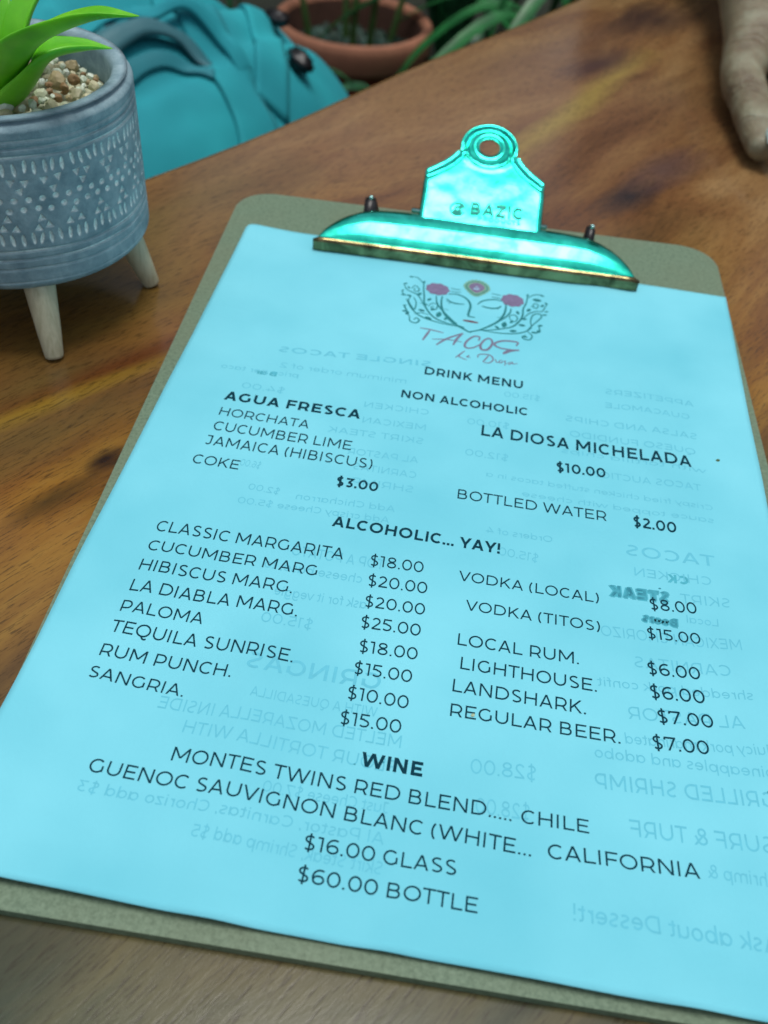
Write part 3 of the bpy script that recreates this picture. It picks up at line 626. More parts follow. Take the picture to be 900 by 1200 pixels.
LOGO_TACOS = [([(83.83, 238.72), (88.2, 238.66), (93.35, 237.88)], 0.55), ([(87.84, 238.2), (86.97, 235.06), (85.83, 230.81)], 0.75), ([(91.34, 229.11), (94.89, 234.18), (100.84, 239.69)], 0.75), ([(100.84, 239.69), (98.89, 235.26), (97.78, 230.7)], 0.8), ([(89.32, 232.46), (94.93, 233.76), (101.01, 233.69)], 0.4), ([(107.37, 236.26), (107.5, 238.82), (105.32, 238.73), (102.95, 235.07), (102.23, 231.68), (103.38, 230.23), (105.74, 231.21), (108.17, 233.98)], 0.7), ([(110.39, 238.87), (112.25, 238.29), (112.71, 235.2), (111.11, 231.24), (108.94, 230.87), (108.32, 233.67), (109.74, 237.62), (111.69, 239.22)], 0.8), ([(122.13, 236.81), (122.75, 239.12), (120.75, 239.51), (117.08, 238.88), (114.39, 237.08), (113.74, 235.12), (116.17, 233.65), (120.25, 233.69), (123.48, 234.34)], 0.75), ([(123.48, 234.34), (120.29, 232.93), (117.78, 230.72), (119.06, 233.02)], 0.9)]
LOGO_DIOSA = [([(99.48, 222.81), (101.04, 225.43), (102.62, 228.07)], 0.45), ([(101.89, 227.18), (100.76, 224.11), (102.07, 223.09), (103.93, 222.42)], 0.4), ([(103.95, 224.48), (104.47, 225.51), (103.76, 224.43), (105.17, 224.32)], 0.35), ([(107.94, 225.06), (108.03, 226.94), (110.06, 227.97), (112.7, 227.7), (113.79, 225.38), (112.45, 222.84), (110.25, 222.73)], 0.45), ([(111.91, 227.49), (110.89, 224.95), (109.96, 222.86)], 0.45), ([(114.56, 225.92), (115.25, 224.06), (116.16, 224.3)], 0.35), ([(117.06, 225.9), (116.3, 225.22), (116.29, 224.13), (117.24, 224.38), (117.48, 225.67)], 0.35), ([(118.74, 226.0), (118.11, 225.15), (118.84, 224.32), (118.25, 222.81)], 0.35), ([(120.49, 225.78), (119.63, 224.53), (120.19, 224.0), (121.1, 225.6), (121.56, 224.57), (123.31, 225.5)], 0.35)]
LOGO_HEART = (103.59, 273.97)
LOGO_ROSES = [(87.62, 268.61, 4.9, 4.4, 0), (118.96, 268.82, 4.7, 4.6, -12)]
LOGO_LIPS = (103.1, 248.67)

for s, x, y, L_, a, cap, w in LINES:
    mloc(lettering('printed_line', s, x*1e-3, y*1e-3, L_*1e-3, a, cap*1e-3, w*(1.22 if w < .15 else 1.0), M['ink']))
for s, x, y, L_, a, cap, w, t in GHOSTS:
    o = mloc(lettering('show_through_line', s, x*1e-3, y*1e-3, L_*1e-3, a, cap*1e-3, w, (M['ghost'], M['ghost_mid'], M['ghost_dark'])[t], mirror=True, zoff=.00003))

for s, x, y, L_, a, cap, w, t in GHOSTS:      # ink that has bled: soft-edged smears round the heavy words
    if t == 2:
        for dx, dy, kw in ((.35,.25,1.25), (-.4,-.2,1.3), (.1,-.45,1.2)):
            mloc(lettering('bled_ink', s, (x+dx)*1e-3, (y+dy)*1e-3, L_*1e-3, a, cap*1e-3, w*kw, M['ghost_mid'], mirror=True, zoff=.00002-abs(dx)*1e-5))

# logo: strokes in millimetres on the sheet
def strokes(name, items, mat, par=None, zoff=.00006):
    V = []; F = []
    for k, (pts, w) in enumerate(items):
        p = smooth_line(pts) if len(pts) > 2 else pts
        ww = [w*1.35e-3*(.45+.55*sin(pi*min(1, max(0, .08+.84*i/(len(p)-1))))) for i in range(len(p))]
        for q in ribbon([(a*1e-3, b*1e-3) for a, b in p], ww):
            b = len(V)
            for X, Y in q: V.append((X, Y, paper_h(X, Y)+zoff+(k % 8)*4e-6))
            F.append((b, b+1, b+2, b+3))
    return mloc(mesh(name, V, F, mat, smooth=False), par)
def smooth_line(pts, n=6):
    p = [np.array(q, float) for q in pts]; p = [2*p[0]-p[1]]+p+[2*p[-1]-p[-2]]; r = []
    for i in range(1, len(p)-2):
        for k in range(n):
            t = k/n; a, b, c, d = p[i-1:i+3]
            r.append(tuple(.5*((2*b)+(-a+c)*t+(2*a-5*b+4*c-d)*t*t+(-a+3*b-3*c+d)*t**3)))
    r.append(tuple(p[-2])); return r
def blob(name, pts, mat, zoff=.00007, ncat=10, par=None):
    c = np.mean(np.array(pts), axis=0); V = []; F = []
    p = pts
    V.append((c[0]*1e-3, c[1]*1e-3, paper_h(c[0]*1e-3, c[1]*1e-3)+zoff))
    for x, y in p: V.append((x*1e-3, y*1e-3, paper_h(x*1e-3, y*1e-3)+zoff))
    for i in range(len(p)): F.append((0, 1+i, 1+(i+1) % len(p)))
    return mloc(mesh(name, V, F, mat, smooth=False), par)
logo = mloc(empty('logo', (.105,.148,ZP)))
logo.matrix_parent_inverse = Matrix.Translation((-.105,-.148,-ZP)); logo.location = (.105,.148,ZP)
strokes('logo_face', LOGO_FACE, M['logo_green'], logo)
strokes('logo_vine', LOGO_VINE, M['logo_green'], logo, .00004)
strokes('logo_lettering', LOGO_TACOS, M['logo_red'], logo)
strokes('logo_lettering', LOGO_DIOSA, M['logo_red'], logo)
V = []; F = []
for (cx, cy, rx, ry, an) in LOGO_LEAVES:
    b = len(V); a = radians(an)
    pts = [(1.3*rx*cos(t), 1.45*ry*sin(t)*(1-.35*abs(cos(t)))) for t in np.linspace(0, 2*pi, 13)[:-1]]
    for px, py in pts:
        X = (cx+px*cos(a)-py*sin(a))*1e-3; Y = (cy+px*sin(a)+py*cos(a))*1e-3; V.append((X, Y, paper_h(X, Y)+.00010))
    F.append(tuple(range(b, b+12)))
mloc(mesh('logo_leaves', V, F, M['logo_green'], smooth=False), logo)
def scallop(cx, cy, rx, ry, ang, k, amp, n=60, heart=False):
    r = []
    for i in range(n):
        t = 2*pi*i/n; q = 1+amp*cos(k*t)
        x, y = rx*q*cos(t), ry*q*sin(t)
        if heart and y < 0: x *= 1-.45*(-y/ry)
        a = radians(ang); r.append((cx+x*cos(a)-y*sin(a), cy+x*sin(a)+y*cos(a)))
    return r
for z, (cx, cy, rx, ry, an) in zip((1, 2), LOGO_ROSES): blob('logo_rose', scallop(cx, cy, rx, ry, an, 9, .05), M['logo_rose'], .00010, par=logo)
cx, cy = LOGO_HEART
blob('logo_heart', scallop(cx, cy, 5.6, 6.4, 0, 22, .05, 132, True), M['logo_gold'], .00010, par=logo)
blob('logo_heart', scallop(cx, cy, 4.7, 5.4, 0, 0, 0, 60, True), M['logo_green'], .00012, par=logo)
blob('logo_heart', scallop(cx, cy+.1, 4.2, 4.8, 0, 0, 0, 60, True), M['logo_gold'], .00014, par=logo)
blob('logo_heart', scallop(cx, cy+.2, 3.4, 3.9, 0, 0, 0, 60, True), M['logo_rose'], .00016, par=logo)
for dx, dy, r in ((0, 1.0, .35), (-.6, -.1, .35), (.5, -.1, .35), (-.9, -.9, .4), (0, -1.1, .4), (.9, -.8, .35)):
    blob('logo_dot', scallop(cx+dx, cy+dy, r, r, 0, 0, 0, 12), M['logo_white'], .00018, par=logo)
blob('logo_lips', scallop(LOGO_LIPS[0], LOGO_LIPS[1], 2.9, .75, -2, 2, .12, 40), M['lip_red'], .00010, par=logo)
STX = [(-.9,-.2),(-.3,.55),(.5,.8),(1.0,.4),(.9,-.3),(.2,-.8),(-.5,-.7)]
blob('stain', [(195.6+x*.8, 186+y*.9) for x, y in STX], M['stain'], .0001)
blob('stain', [(119.3+x*.6, 64.9+y*.7) for x, y in STX], M['stain2'], .00016)
blob('stain', [(172.0+x*.5, 121.5+y*.4) for x, y in STX], M['ghost_dark'], .00005)
for x, y, r in ((196.5,57.0,.9),(98,46.5,.35),(104,45,.3),(91,44.5,.3)):
    blob('stain', [(x+a*r, y+b*r) for a, b in STX], M['ghost_dark'], .00006)

# ------------------------------------------------------------------ the metal clip
PH = .041; OX, OY = .1012, .2885
CLM = Matrix.Translation((OX, OY, ZB+.0004)) @ Matrix.Rotation(PH, 4, 'Z')
clip = bpy.data.objects.new('clip', None); C.objects.link(clip); clip.parent = cb
clip.matrix_parent_inverse = Matrix.Translation((-.105,-.166,-ZT)); clip.matrix_basis = CLM
def kl(o): o.parent = clip; return o
# dome body: plan x in mm -> back depth
BK = [(0,23.0),(26,22.5),(35,22.2),(45,21.0),(52,18.6),(58,15.2),(62,11.8),(65.5,7.6),(67.6,3.6),(68.6,.3)]
def back(x): return float(np.interp(abs(x), [b[0] for b in BK], [b[1] for b in BK]))
PR = [(0.0,4.4),(.02,5.2),(.07,6.3),(.16,8.0),(.28,9.6),(.42,11.3),(.58,12.2),(.72,12.4),(.86,11.9),(.95,10.9),(1.0,9.4)]
xs = [68.6*sin(pi/2*k/40) for k in range(-40, 41)]
V = []; F = []
nP = 26
for x in xs:
    b = back(x); e = max(0.0, 1-(abs(x)/68.8)**6)**.5
    for k in range(nP):
        v = k/(nP-1); z = float(np.interp(v, [q[0] for q in PR], [q[1] for q in PR]))
        hh = 4.2+(z-4.2)*min(1, b/20)**.8*(.35+.65*e)
        V.append((x*1e-3, v*b*1e-3, hh*1e-3))
nx = len(xs)
for i in range(nx-1):
    for k in range(nP-1): F.append((i*nP+k, (i+1)*nP+k, (i+1)*nP+k+1, i*nP+k+1))
o = kl(mesh('clip_body', V, F, M['clip'])); mod(o, 'SOLIDIFY', thickness=.0009, offset=-1)
mod(o, 'SUBSURF', levels=1, render_levels=1)
# lip: rolled strip along the front that presses on the paper
V = []; F = []
sec = [(.6,5.3),(-.2,5.35),(-.75,4.9),(-.95,4.1),(-.70,3.2),(-.75,2.0),(-.95,.9),(-.6,.25),(0,.12),(.5,.4)]
nl = 60
for i in range(nl+1):
    x = -69.7+139.4*i/nl; en = min(1, (69.8-abs(x))/1.2+.45)
    for y, z in sec: V.append((x*1e-3, (y*en-.2+.15*noise.noise((x*.05,1,2)))*1e-3, z*(.55+.45*en)*1e-3))
ns = len(sec)
for i in range(nl):
    for k in range(ns-1): F.append((i*ns+k, i*ns+k+1, (i+1)*ns+k+1, (i+1)*ns+k))
o = kl(mesh('lip', V, F, M['lip'])); mod(o, 'SOLIDIFY', thickness=.0006, offset=1)
# handle plate in its own sloping plane
a_ = math.atan(.45)
TM = Matrix.Translation((0,.016,.0124)) @ Matrix.Rotation(a_, 4, 'X')
def hp_outline():
    r = [(26.6,-5),(26.7,10),(26.7,20),(26.4,26.2)]
    r += [(23.4,28.6),(20.2,31.2),(17.3,34.2),(15.0,37.4)]
    for d in range(0, 181, 12):
        an = radians(-16+d*(212/180)); r.append((.4+13.1*cos(an), 42+13.1*sin(an)))
    r += [(-14.4,37.4),(-16.8,34.2),(-19.8,31.2),(-23.2,28.4),(-26.4,26.0),(-26.7,20),(-26.7,10),(-26.6,-5)]
    return r
OUT = hp_outline()
HC = (.4, 42.0)
def seg_dist(px, py, poly, closed=True):
    best = 1e9
    for i in range(len(poly)-(0 if closed else 1)):
        x0, y0 = poly[i]; x1, y1 = poly[(i+1) % len(poly)]
        dx, dy = x1-x0, y1-y0; t = max(0, min(1, ((px-x0)*dx+(py-y0)*dy)/(dx*dx+dy*dy+1e-12)))
        best = min(best, (px-x0-dx*t)**2+(py-y0-dy*t)**2)
    return sqrt(best)
SHL = [p for p in OUT if p[1] > 24.5 and p[0] > 13.6]; SHR = [p for p in OUT if p[1] > 24.5 and p[0] < -13.0]
def relief(x, y):
    z = 0; r = sqrt((x-HC[0])**2+(y-HC[1])**2)
    # groove ring, raised eyelet, and the two shoulder grooves
    z -= .9*math.exp(-((r-10.3)/.8)**2)
    z += .7*math.exp(-((r-6.6)/1.3)**2)
    z += .35*math.exp(-((r-12.2)/.7)**2)
    if y > 22:
        for sh in (SHL, SHR):
            d = seg_dist(x, y, sh, False)
            if r > 11.6: z -= .9*math.exp(-((d-3.6)/.75)**2); z += .3*math.exp(-((d-1.2)/.9)**2)
    # dished field, edges turned down
    z += .25*noise.noise((x*.12, y*.12, 3.3))
    if y < 24: z -= .7*ss(24.8, 26.7, abs(x))
    return z
# grid cut to the outline by radial filling: build rows between hole and outline
bm = bmesh.new()
ev = []
per = []
tot = 0
for i in range(len(OUT)):
    p, q = OUT[i], OUT[(i+1) % len(OUT)]; L_ = math.dist(p, q); k = max(1, int(L_/1.2))
    for j in range(k): per.append((p[0]+(q[0]-p[0])*j/k, p[1]+(q[1]-p[1])*j/k))
K = len(per); RN = 46
rows = []
for j in range(RN+1):
    row = []
    for (x, y) in per:
        an = atan2(y-HC[1], x-HC[0]); hx, hy = HC[0]+4.6*cos(an), HC[1]+4.6*sin(an)
        t = j/RN; X, Y = hx+(x-hx)*t, hy+(y-hy)*t
        row.append(bm.verts.new((X*1e-3, Y*1e-3, (relief(X, Y) - (.35 if j == RN else 0))*1e-3)))
    rows.append(row)
for j in range(RN):
    for i in range(K): bm.faces.new((rows[j][i], rows[j][(i+1) % K], rows[j+1][(i+1) % K], rows[j+1][i]))
o = kl(from_bm('handle_plate', bm, M['clip'], up=True)); o.matrix_basis = TM; mod(o, 'SOLIDIFY', thickness=.0011, offset=-1)
# embossed maker's lettering on the handle plate
def emb(s, x0, y0, L_, cap, w, hgt, mat, par=None):
    adv, polys = text_polys(s, w); sx = L_/adv; bm = bmesh.new()
    for k, q in polys:
        pts = [(x0+gx_*sx, y0+gy*cap) for gx_, gy in q]
        lo = [bm.verts.new((X*1e-3, Y*1e-3, (relief(X, Y)-.3)*1e-3)) for X, Y in pts]
        hi = [bm.verts.new((X*1e-3, Y*1e-3, (relief(X, Y)+hgt+k*.012)*1e-3)) for X, Y in pts]
        for f in (hi, list(reversed(lo))): bm.faces.new(f)
        for i in range(4): bm.faces.new((lo[i], lo[(i+1) % 4], hi[(i+1) % 4], hi[i]))
    o = kl(from_bm('embossed_lettering', bm, mat, smooth=False)); o.matrix_basis = TM; return o
M['clipdark'] = clip_material('emboss_shade_steel', (.010,.30,.25), (.020,.42,.34), .6, .05, .2)  # darker copy of the clip colour, standing in for shading of the relief
emb('BAZIC', -5.4, 5.0, 24.0, 6.2, .20, .42, M['clipdark'])
emb('PRODUCTS', -1.5, 2.2, 19, 2.0, .2, .25, M['clipdark'])
bm = bmesh.new()
for r0, r1, a0, a1 in ((2.7, 3.5, 20, 340), (.5, 1.5, 0, 360), (1.7, 2.3, 200, 430)):
    pts = list(range(0, 25))
    for k in range(24):
        q = [radians(a0+(a1-a0)*k/24), radians(a0+(a1-a0)*(k+1)/24)]
        P4 = [(r0*cos(q[0]), r0*sin(q[0])), (r1*cos(q[0]), r1*sin(q[0])), (r1*cos(q[1]), r1*sin(q[1])), (r0*cos(q[1]), r0*sin(q[1]))]
        P4 = [(-10.4+x, 6.6+y) for x, y in P4]
        lo = [bm.verts.new((X*1e-3, Y*1e-3, (relief(X, Y)-.05)*1e-3)) for X, Y in P4]
        hi = [bm.verts.new((X*1e-3, Y*1e-3, (relief(X, Y)+.35)*1e-3)) for X, Y in P4]
        bm.faces.new(hi)
        for i in range(4): bm.faces.new((lo[i], lo[(i+1) % 4], hi[(i+1) % 4], hi[i]))
o = kl(from_bm('embossed_emblem', bm, M['clipdark'], smooth=False)); o.matrix_basis = TM
# spring: rod with side pins, base, black lever ends
def rod(name, p, q, r, mat, seg=16):
    p, q = Vector(p), Vector(q); d = q-p
    bm = bmesh.new(); bmesh.ops.create_cone(bm, segments=seg, radius1=r, radius2=r, depth=d.length, cap_ends=True)
    bmesh.ops.bevel(bm, geom=[e for e in bm.edges if len(e.link_faces) == 2 and e.calc_face_angle(0) > 1], offset=r*.25, segments=2, affect='EDGES')
    bm.transform(Matrix.Translation((p+q)/2) @ d.to_track_quat('Z', 'Y').to_matrix().to_4x4())
    return from_bm(name, bm, mat)
kl(rod('hinge_pin', (-.0302,.0215,.0122), (.0292,.0215,.0122), .0011, M['paleclip']))
kl(rod('spring_coil', (-.020,.0215,.0085), (.020,.0215,.0085), .0040, M['black'], 24))
bm = bmesh.new()
bs = rounded([(-26,17),(26,17),(26,36),(-26,36)], 3)
lo = [bm.verts.new((x*1e-3, y*1e-3, -.0003)) for x, y in bs]; hi = [bm.verts.new((x*1e-3, y*1e-3, .0009)) for x, y in bs]
bm.faces.new(hi); bm.faces.new(list(reversed(lo)))
for i in range(len(bs)): j = (i+1) % len(bs); bm.faces.new((lo[i], lo[j], hi[j], hi[i]))
kl(from_bm('clip_base', bm, M['lip'], smooth=False))
for sx in (-1, 1):   # black ends of the spring lever, behind the body
    bm = bmesh.new()
    base = [(46.2,19.5),(50.8,17.5),(50.8,22.5),(45.6,25.5)] if sx > 0 else [(-51.2,17.5),(-44.6,19.5),(-42.6,24.5),(-50.6,24)]
    tp = [(47.4,25.6),(50.8,24.6),(50.8,28.4),(47.2,29.2)] if sx > 0 else [(-51.2,25.2),(-46.8,26.0),(-46.6,29.6),(-51.2,29.2)]
    lo = [bm.verts.new((x*1e-3, y*1e-3, .0030)) for x, y in base]; hi = [bm.verts.new((x*1e-3, y*1e-3, .0118)) for x, y in tp]
    bm.faces.new(hi); bm.faces.new(list(reversed(lo)))
    for i in range(4): bm.faces.new((lo[i], lo[(i+1) % 4], hi[(i+1) % 4], hi[i]))
    bmesh.ops.bevel(bm, geom=bm.edges[:], offset=.0004, segments=2, affect='EDGES')
    kl(from_bm('spring_lever', bm, M['black']))
    cx = sum(q[0] for q in tp)/4; cy = sum(q[1] for q in tp)/4
    kl(rod('lever_cap', (cx*1e-3-.0006, cy*1e-3, .0119), (cx*1e-3+.0012, cy*1e-3+.0004, .0125), .0011, M['paleclip']))

# ------------------------------------------------------------------ patterned planter on three legs
PC = (-.0700, .2310)
planter = tag(empty('planter', (PC[0], PC[1], ZT)), 'small blue-grey stoneware planter with whitewashed stamped pattern on pale wooden legs', 'planter')
def pot_mat():
    m, n, p = node_mat('blue_grey_stoneware')
    co = objco(n)
    at = n.nodes.new('ShaderNodeAttribute'); at.attribute_name = 'wash'
    f = noise_t(n, co, 120, 6, .7); g = noise_t(n, co, 600, 4, .7)
    c = ramp(n, f, [(.3, (.115,.205,.250)), (.5, (.195,.31,.36)), (.72, (.30,.43,.48))])
    wf = mth(n, 'MULTIPLY', at.outputs['Fac'], ramp(n, g, [(.3, g3(.35)), (.5, g3(1))]), clamp=True)
    c = mix(n, wf, c, (.80,.95,.93))
    c = mix(n, ramp(n, g, [(.66, g3(0)), (.76, g3(.5))]), c, (.42,.62,.66))
    n.links.new(c, p.inputs['Base Color']); p.inputs['Roughness'].default_value = .75
    bump(n, p, mth(n, 'ADD', f, g), .5, .0004); return m
ZPB, ZPT = .0275, .0850        # heights over the table
RB, RT = .0470, .0462
NA, NH = 1100, 210
th = np.linspace(0, 2*pi, NA, endpoint=False)[None, :]
vv = np.linspace(0, 1, NH)[:, None]
hz = ZPB + (ZPT-ZPB)*vv
R0 = RB + (RT-RB)*vv
# waist: nearly straight wall, small foot radius and rounded rim
R0 = R0 - .0022*np.clip((.055-vv)/.055, 0, 1)**2 - .0030*np.clip((vv-.955)/.045, 0, 1)**2
rng = np.random.default_rng(3)
disp = np.zeros((NH, NA)); wash = np.zeros((NH, NA))
H = (hz-ZPB)*1e3                      # mm above the foot
jit = .18*np.sin(th*5+1)+.12*np.sin(th*11)
for g, wd, dp in ((3.4,.22,.25),(8.4,.35,.4),(11.9,.42,.5),(15.0,.42,.55),(47.3,.42,.5),(50.0,.40,.5),(52.3,.3,.3)):
    k = np.exp(-((H-g-jit)/wd)**2)
    disp -= dp*k; wash = np.maximum(wash, (.95 if wd > .4 else .4)*np.exp(-((H-g-jit)/(wd*.7))**2)*(.55+.45*np.sin(th*7+g)))
def stamp(ang0, h0, kind, s=1.0):
    global disp, wash
    h0 = h0 + rng.normal(0, .25); ang0 = ang0+rng.normal(0, .006); rot = rng.normal(0, .13)
    du = ((th-ang0+pi) % (2*pi)-pi)*45.2; dv = H-h0
    i = np.where(np.abs(du[0]) < 3)[0]; j = np.where(np.abs(dv[:, 0]) < 4)[0]
    if len(i) == 0 or len(j) == 0: return
    U = du[:, i]+dv[j, :]*rot; Vv = dv[j, :]-du[:, i]*rot
    if kind == 'dash': d = np.sqrt((U/.62)**2+(Vv/2.1)**2)
    elif kind == 'dot': d = np.sqrt((U/.98)**2+(Vv/.92)**2)
    elif kind == 'up': d = np.maximum(np.abs(U)/.54+(Vv-.8)/.95, -(Vv)/.6)
    else: d = np.maximum(np.abs(U)/.54+(-Vv-.8)/.95, (Vv)/.6)
    k = np.clip(1.25-d, 0, 1)
    kk = k*k*(3-2*k)
    disp[np.ix_(j, i)] = np.minimum(disp[np.ix_(j, i)], -.95*kk)
    q = rng.uniform(.75, 1.0)
    wash[np.ix_(j, i)] = np.maximum(wash[np.ix_(j, i)], q*np.clip((1.12-d)/.25, 0, 1))
nd = 92
for k in range(nd):
    stamp(2*pi*k/nd, 19.4, 'dash'); stamp(2*pi*(k+.4)/nd, 43.8, 'dash')
ng = 27
for k in range(ng):
    a = 2*pi*k/ng; st = 1.95/45.2
    stamp(a-st, 23.3, 'up'); stamp(a+st, 23.3, 'up'); stamp(a, 26.4, 'up')
    stamp(a+st*2.5-st, 39.4, 'down'); stamp(a+st*2.5+st, 39.4, 'down'); stamp(a+st*2.5, 36.3, 'down')
for k in range(66):
    stamp(2*pi*k/66, 29.9, 'dot'); stamp(2*pi*(k+.5)/66, 33.2, 'dot')
R = R0 + disp*1e-3
X = R*np.cos(th); Y = R*np.sin(th); Z = np.broadcast_to(hz, X.shape)
outer = np.stack([X, Y, Z], -1).reshape(-1, 3)
# rim, inner wall, foot
extra = []
for (r, z) in ((.0422,.0862),(.0400,.0858),(.0388,.0835),(.0384,.074)):
    extra.append(np.stack([r*np.cos(th[0])*(1+.0), r*np.sin(th[0]), np.full(NA, z)], -1))
extra = [np.stack([.0446*np.cos(th[0]), .0446*np.sin(th[0]), np.full(NA, .0860)], -1)]+extra
low = [np.stack([r*np.cos(th[0]), r*np.sin(th[0]), np.full(NA, z)], -1) for r, z in ((.030,.0262),(.040,.0264))]
allv = np.concatenate(low+[outer]+extra)
nr = len(low)+NH+len(extra)
ii = np.arange(NA); Fq = []
for r in range(nr-1):
    a = r*NA+ii; b = r*NA+(ii+1) % NA
    Fq.append(np.stack([a, b, b+NA, a+NA], -1))
Fq = np.concatenate(Fq)
m = bpy.data.meshes.new('pot_body'); m.vertices.add(len(allv)); m.vertices.foreach_set('co', allv.ravel().astype(np.float32))
m.loops.add(len(Fq)*4); m.loops.foreach_set('vertex_index', Fq.ravel().astype(np.int32))
m.polygons.add(len(Fq)); m.polygons.foreach_set('loop_start', (np.arange(len(Fq))*4).astype(np.int32)); m.polygons.foreach_set('loop_total', np.full(len(Fq), 4, np.int32))
m.update(); m.validate(); m.shade_smooth()
wa = m.attributes.new('wash', 'FLOAT', 'POINT')
wv = np.zeros(len(allv), np.float32); wv[2*NA:2*NA+NH*NA] = wash.ravel(); wa.data.foreach_set('value', wv)
m.materials.append(pot_mat())
po = bpy.data.objects.new('pot_body', m); C.objects.link(po); po.parent = planter
M['bottom'] = simple('unglazed_foot', (.08,.16,.2), .9, var=.2)
bm = bmesh.new(); bmesh.ops.create_circle(bm, segments=64, radius=.0302, cap_ends=True); bmesh.ops.translate(bm, verts=bm.verts, vec=(0,0,.0263))
o = from_bm('pot_foot', bm, M['bottom'], planter, smooth=False)
def legwood():
    m, n, p = node_mat('pale_turned_wood')
    co = objco(n, (40,40,6)); f = noise_t(n, co, 14, 5, .6, .4)
    c = ramp(n, f, [(.3, (.36,.36,.24)), (.6, (.50,.50,.36)), (.75, (.40,.40,.27))]); n.links.new(c, p.inputs['Base Color']); p.inputs['Roughness'].default_value = .55
    bump(n, p, f, .3, .0003); return m
M['legwood'] = legwood()
def taper(name, p0, p1, r0, r1, mat, par, seg=24):
    p0, p1 = Vector(p0), Vector(p1); d = p1-p0; q = d.to_track_quat('Z', 'Y').to_matrix()
    V = []; F = []; pr = [(0, .86), (.012, .98), (.04, 1), (.3, 1), (.6, 1), (.85, 1), (1.0, 1)]
    for t, k in pr:
        r = (r0+(r1-r0)*t**.8)*k; c = p0+d*t
        for i in range(seg):
            a = 2*pi*i/seg; V.append(c+q@Vector((r*cos(a), r*sin(a), 0)))
    for j in range(len(pr)-1):
        for i in range(seg): F.append((j*seg+i, j*seg+(i+1) % seg, (j+1)*seg+(i+1) % seg, (j+1)*seg+i))
    F.append(tuple(reversed(range(seg)))); F.append(tuple(range((len(pr)-1)*seg, len(pr)*seg)))
    return mesh(name, V, F, mat, par)
for tx, ty in ((-.0448,.1885), (-.0268,.2448), (-.117,.244)):
    dx, dy = tx-PC[0], ty-PC[1]
    taper('leg', (dx, dy, .0006), (dx*.80, dy*.80, .0285), .0032, .0057, M['legwood'], planter)

# gravel in the planter
def gravel_mat(name, cols):
    m, n, p = node_mat(name)
    g = n.nodes.new('ShaderNodeNewGeometry'); co = objco(n)
    c = ramp(n, g.outputs['Random Per Island'], [(i/len(cols), c) for i, c in enumerate(cols)], 'CONSTANT')
    f = noise_t(n, co, 500, 4, .6)
    c = mix(n, ramp(n, f, [(.4, g3(0)), (.7, g3(.35))]), c, (.26,.23,.12))
    n.links.new(c, p.inputs['Base Color']); p.inputs['Roughness'].default_value = .6
    bump(n, p, f, .4, .0005); return m
M['gravel'] = gravel_mat('mixed_gravel', [(.52,.56,.40), (.38,.37,.24), (.62,.72,.58), (.24,.14,.06), (.46,.52,.36), (.56,.54,.35), (.66,.76,.66), (.34,.28,.15)])
bm = bmesh.new(); rg = random.Random(11); placed = []
for tr in range(2600):
    r = .0375*sqrt(rg.random()); a = rg.random()*2*pi; s = rg.choice((.0013,.0016,.0019,.0022,.0028,.0036))
    x, y = r*cos(a), r*sin(a)
    if r+s*.7 > .0383: continue
    if any((x-q[0])**2+(y-q[1])**2 < ((s+q[2])*.72)**2 for q in placed): continue
    placed.append((x, y, s))
for x, y, s in placed:
    z = .0788 - .0035*((x*x+y*y)/.038**2) + rg.uniform(-.0012,.0016)
    res = bmesh.ops.create_icosphere(bm, subdivisions=1 if s < .0019 else 2, radius=s)
    sd_ = rg.random()*99; M4 = Matrix.Rotation(rg.random()*6, 4, 'Z') @ Matrix.Rotation(rg.random()*6, 4, 'X'); sc_ = Vector((1, rg.uniform(.65,1), rg.uniform(.55,.9)))
    for v in res['verts']:
        d = v.co.normalized(); k = 1+.34*noise.noise(d*1.4+Vector((sd_, 0, 0)))
        c = Vector((v.co.x*sc_.x, v.co.y*sc_.y, v.co.z*sc_.z))*k
        v.co = (M4 @ c)+Vector((x, y, z))
bmesh.ops.create_circle(bm, cap_ends=True, segments=48, radius=.0386, matrix=Matrix.Translation((0,0,.0735)))
gr = from_bm('gravel', bm, M['gravel'], smooth=False); gr.location = (PC[0], PC[1], ZT)
tag(gr, 'pale beige and brown pebbles filling the patterned planter', 'gravel', kind='stuff')

